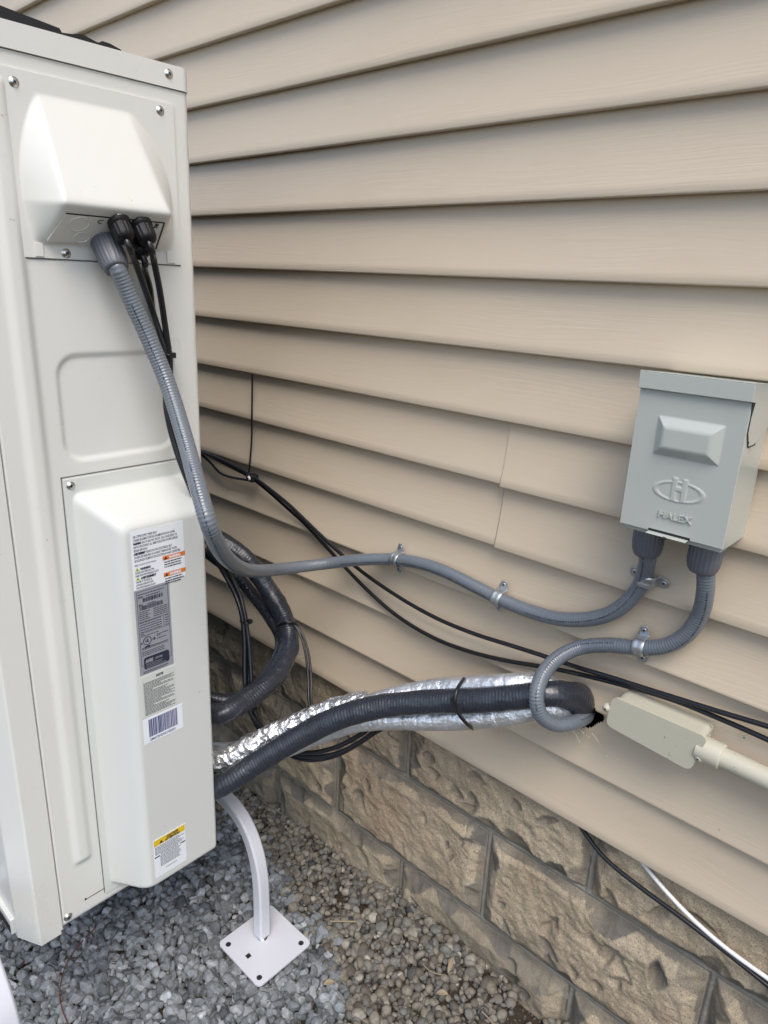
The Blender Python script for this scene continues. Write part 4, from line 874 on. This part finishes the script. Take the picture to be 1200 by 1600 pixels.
cable('vertical_tie', wpts([(394, 584), (394, 610), (393.5, 650), (393, 690), (391, 715), (388.5, 742)], -.0035), .0019, 'long thin black tie hanging straight down the siding to the clip', cat='cable tie')
cp = at(397, 746, 1, -.006); clip = empty('cable_clip', tuple(cp), 'small black cable clip with a pale screw on the siding behind the unit', 'cable clip')
b = MB(); b.box((cp[0]-.011, -.020, cp[2]-.008), (cp[0]+.011, -.001, cp[2]+.008)); b.build('clip_body', 'black', clip, bevel=.003)
screw('screw', (cp[0]+.001, -.020, cp[2]+.001), (0, -1, 0), clip, .0042, ('white_cable', 'dark'))
# conduit body and pipe
lb = empty('conduit_fitting', tuple(at(1030, 1148, 1, -.03)), 'beige painted conduit fitting with a flat screwed cover and a pipe running right', 'conduit fitting')
TL, TR, BR, BL = at(957, 1088, 1, -.040), at(1106, 1153, 1, -.040), at(1078, 1205, 1, -.040), at(946, 1132, 1, -.040)
def rquad(c4, r, y, seg=6):
    o = []; n_ = 4
    for i in range(4):
        p0, p1, p2 = np.array(c4[i-1]), np.array(c4[i]), np.array(c4[(i+1) % 4]); a = (p0-p1)/np.linalg.norm(p0-p1); c_ = (p2-p1)/np.linalg.norm(p2-p1)
        s0, s1 = p1+a*r, p1+c_*r
        for t in np.linspace(0, 1, seg): q = (1-t)**2*s0+2*t*(1-t)*p1+t*t*s1; o.append((q[0], y, q[2]))
    return o
c4 = [TL, TR, BR, BL]; out = rquad(c4, .010, -.040)
b = MB(); b.prism(out[::-1], (0, .0045, 0)); b.build('cover_plate', 'beige', lb, bevel=.001, label='flat cover with rounded corners')
cen = np.mean(c4, 0); inn = [cen+(np.array(c)-cen)*.95 for c in c4]
b = MB(); b.prism(rquad(inn, .011, -.0355)[::-1], (0, .037, 0), 0); b.build('housing', 'beige', lb, bevel=.002)
zc = .4900; xr = TR[0]
b = MB(); b.lathe((xr-.012, -.026, zc), (1, 0, -.03), [(0, .0170), (.028, .0170), (.030, .0168), (.030, .0133)], 36); b.build('hub', 'beige', lb)
b = MB(); tube(b, [(xr+.01, -.026, zc-.0005), (xr+.1, -.026, zc-.003), (.9, -.026, zc-.03)], .01335, 32, .02, sm=0); b.build('pipe', 'beige', lb)
b = MB(); b.lathe((xr+.0155, -.026, zc-.0008), (1, 0, -.03), [(0, .0142), (.0022, .0150), (.0030, .0138)], 30, rf=lambda q, h_: 1+.03*math.sin(3*q+1)+.02*math.sin(8*q)); b.build('glue_bead', 'beige', lb)
for px, py in ((948, 1106), (1092, 1184)):
    c = at(px, py, 1, -.038); b = MB(); b.lathe((c[0], -.034, c[2]), (0, -1, 0), [(0, .0062), (.006, .0058), (.0066, .0048)], 20); lug = b.build('screw_lug', 'beige', lb)
    screw('screw', (c[0], -.0407, c[2]), (0, -1, 0), lug, .0036, ('beige', 'dark'))
# caulk beads along the top of the housing
b = MB(); p = [at(1000, 1093, 1, -.004), at(1060, 1118, 1, -.004), at(1110, 1150, 1, -.006)]; tube(b, p, .003, 8, .002, lambda q, th: 1+.4*vnoise(q*200, np.cos(th), 1, 3)); b.build('caulk_bead', 'beige', lb)
# lower right cables in front of the block wall
cable('cable', [at(905, 1288, 1, .018), at(919, 1309, 1, .0145), at(945, 1341, 1, .006), at(1000, 1386, 1, .002), at(1060, 1430, 1, .0), at(1130, 1484, 1, -.001), at(1200, 1540, 1, -.002), at(1290, 1612, 1, -.002)], .0036, 'thick black cable slanting down the foundation from under the siding at lower right')
cable('cable', [at(992, 1333, 1, .018), at(1010, 1356, 1, .0145), at(1040, 1392, 1, .006), at(1080, 1434, 1, .001), at(1130, 1478, 1, -.002), at(1200, 1529, 1, -.004), at(1290, 1592, 1, -.004)], .0032, 'white cable emerging from under the siding beside the black one at lower right', 'white_cable')

# ------------------------------------------------------------------ SMALL THINGS
s_ = at(1163, 1152, 1, -.001); screw('wall_screw', (s_[0], -.001, s_[2]), (0, -1, 0), None, .0022, ('beige', 'dark'), label='small painted screw left in the siding above the beige pipe'); bpy.data.objects['wall_screw']['category'] = 'screw'
b = MB(); s_ = at(977, 912, 1, -.0); b.lathe((s_[0], .002, s_[2]), (0, -1, 0), [(0, .0013), (.0015, .0013)], 12); b.build('nail_hole', 'dark', None, label='tiny dark nail hole in the siding left of the box fitting', category='hole')
rn = random.Random(9); b = MB()
for k in range(34):     # pale foam crumbs and shavings stuck below the hole
    px, py = (rn.gauss(905, 14), rn.gauss(1148, 6)) if k < 20 else (rn.uniform(935, 1070), rn.uniform(1165, 1215)); c = at(px, py, 1, -.0012); c[1] = np.interp(((c[2]-.3486) % .1036)/.1, [0, 1], [-.0012, .006]); r_ = rn.uniform(.0005, .0013); b.lathe(c, (0, -1, .2), [(0, r_), (r_, r_*.7), (r_*1.3, .0001)], 6)
for (x0_, y0_, x1_, y1_) in ((893, 1140, 906, 1160), (897, 1142, 890, 1150), (880, 1141, 886, 1149), (925, 1146, 938, 1166), (905, 1140, 914, 1152), (835, 1136, 842, 1142)):
    tube(b, [at(x0_, y0_, 1, -.005), at((x0_+x1_)/2+1, (y0_+y1_)/2-1, 1, -.007), at(x1_, y1_, 1, -.002)], .0007, 5, .002, sm=0)
b.build('foam_shavings', 'crumb', None, label='pale foam shavings stuck to the siding below the pipe hole', category='debris', kind='stuff')
gp = lambda px, py, dz=.018: (lambda p: (p[0], p[1], gheight(p[0], p[1])+dz))(at(px, py, 2, GZ+dz))
cable('wire', [gp(150, 1447, .018), gp(128, 1470, .022), gp(106, 1500, .022), gp(96, 1530, .020), gp(93, 1560, .021), gp(100, 1585, .021), gp(112, 1612, .020)], .0011, 'thin rusty wire curving over the grey gravel near the unit corner', 'copper', 'wire')
def leaf(px, py, L, w, ang, lab, mt='leaf'):
    c = np.array(gp(px, py, .021)); d = np.array([math.cos(ang), math.sin(ang), .12]); s = np.array([-math.sin(ang), math.cos(ang), .2]); rows = []
    for i in range(9):
        t = i/8; ww = w*math.sin(math.pi*min(t*1.02, 1))**.8+.0003; rows.append([c+d*(t-.5)*L+s*k*ww+np.array([0, 0, abs(k)*ww*.5+.003*math.sin(t*3)]) for k in (-1, -.5, 0, .5, 1)])
    b = MB(); b.grid(np.array(rows)); o = b.build('dry_leaf', mt, None, label=lab, category='leaf'); md = o.modifiers.new('s', 'SOLIDIFY'); md.thickness = .0004
leaf(703, 1524, .035, .004, 1.9, 'curled dry leaf standing among pebbles at the foot of the block wall')
leaf(690, 1562, .022, .005, .6, 'broken brown leaf on bare soil near the bottom edge')
leaf(388, 1292, .02, .004, 1.4, 'small yellowish leaf by the wall base behind the stand leg')
leaf(514, 1538, .022, .005, .9, 'little tan leaf between grey gravel and brown pebbles')
def twig(pts, r, lab): cable('twig', [gp(*p) for p in pts], r, lab, 'leaf', 'twig', ds=.004, n=6)
twig([(516, 1438, .024), (535, 1439, .026), (557, 1441, .024)], .0016, 'straight tan twig lying across pebbles right of the foot plate')
twig([(660, 1518, .024), (672, 1530, .022), (690, 1536, .02)], .001, 'thin curved twig on the pebbles near the dry leaf')
twig([(752, 1588, .024), (765, 1600, .022), (776, 1612, .02)], .0012, 'pale straw at the very bottom beside the wall')
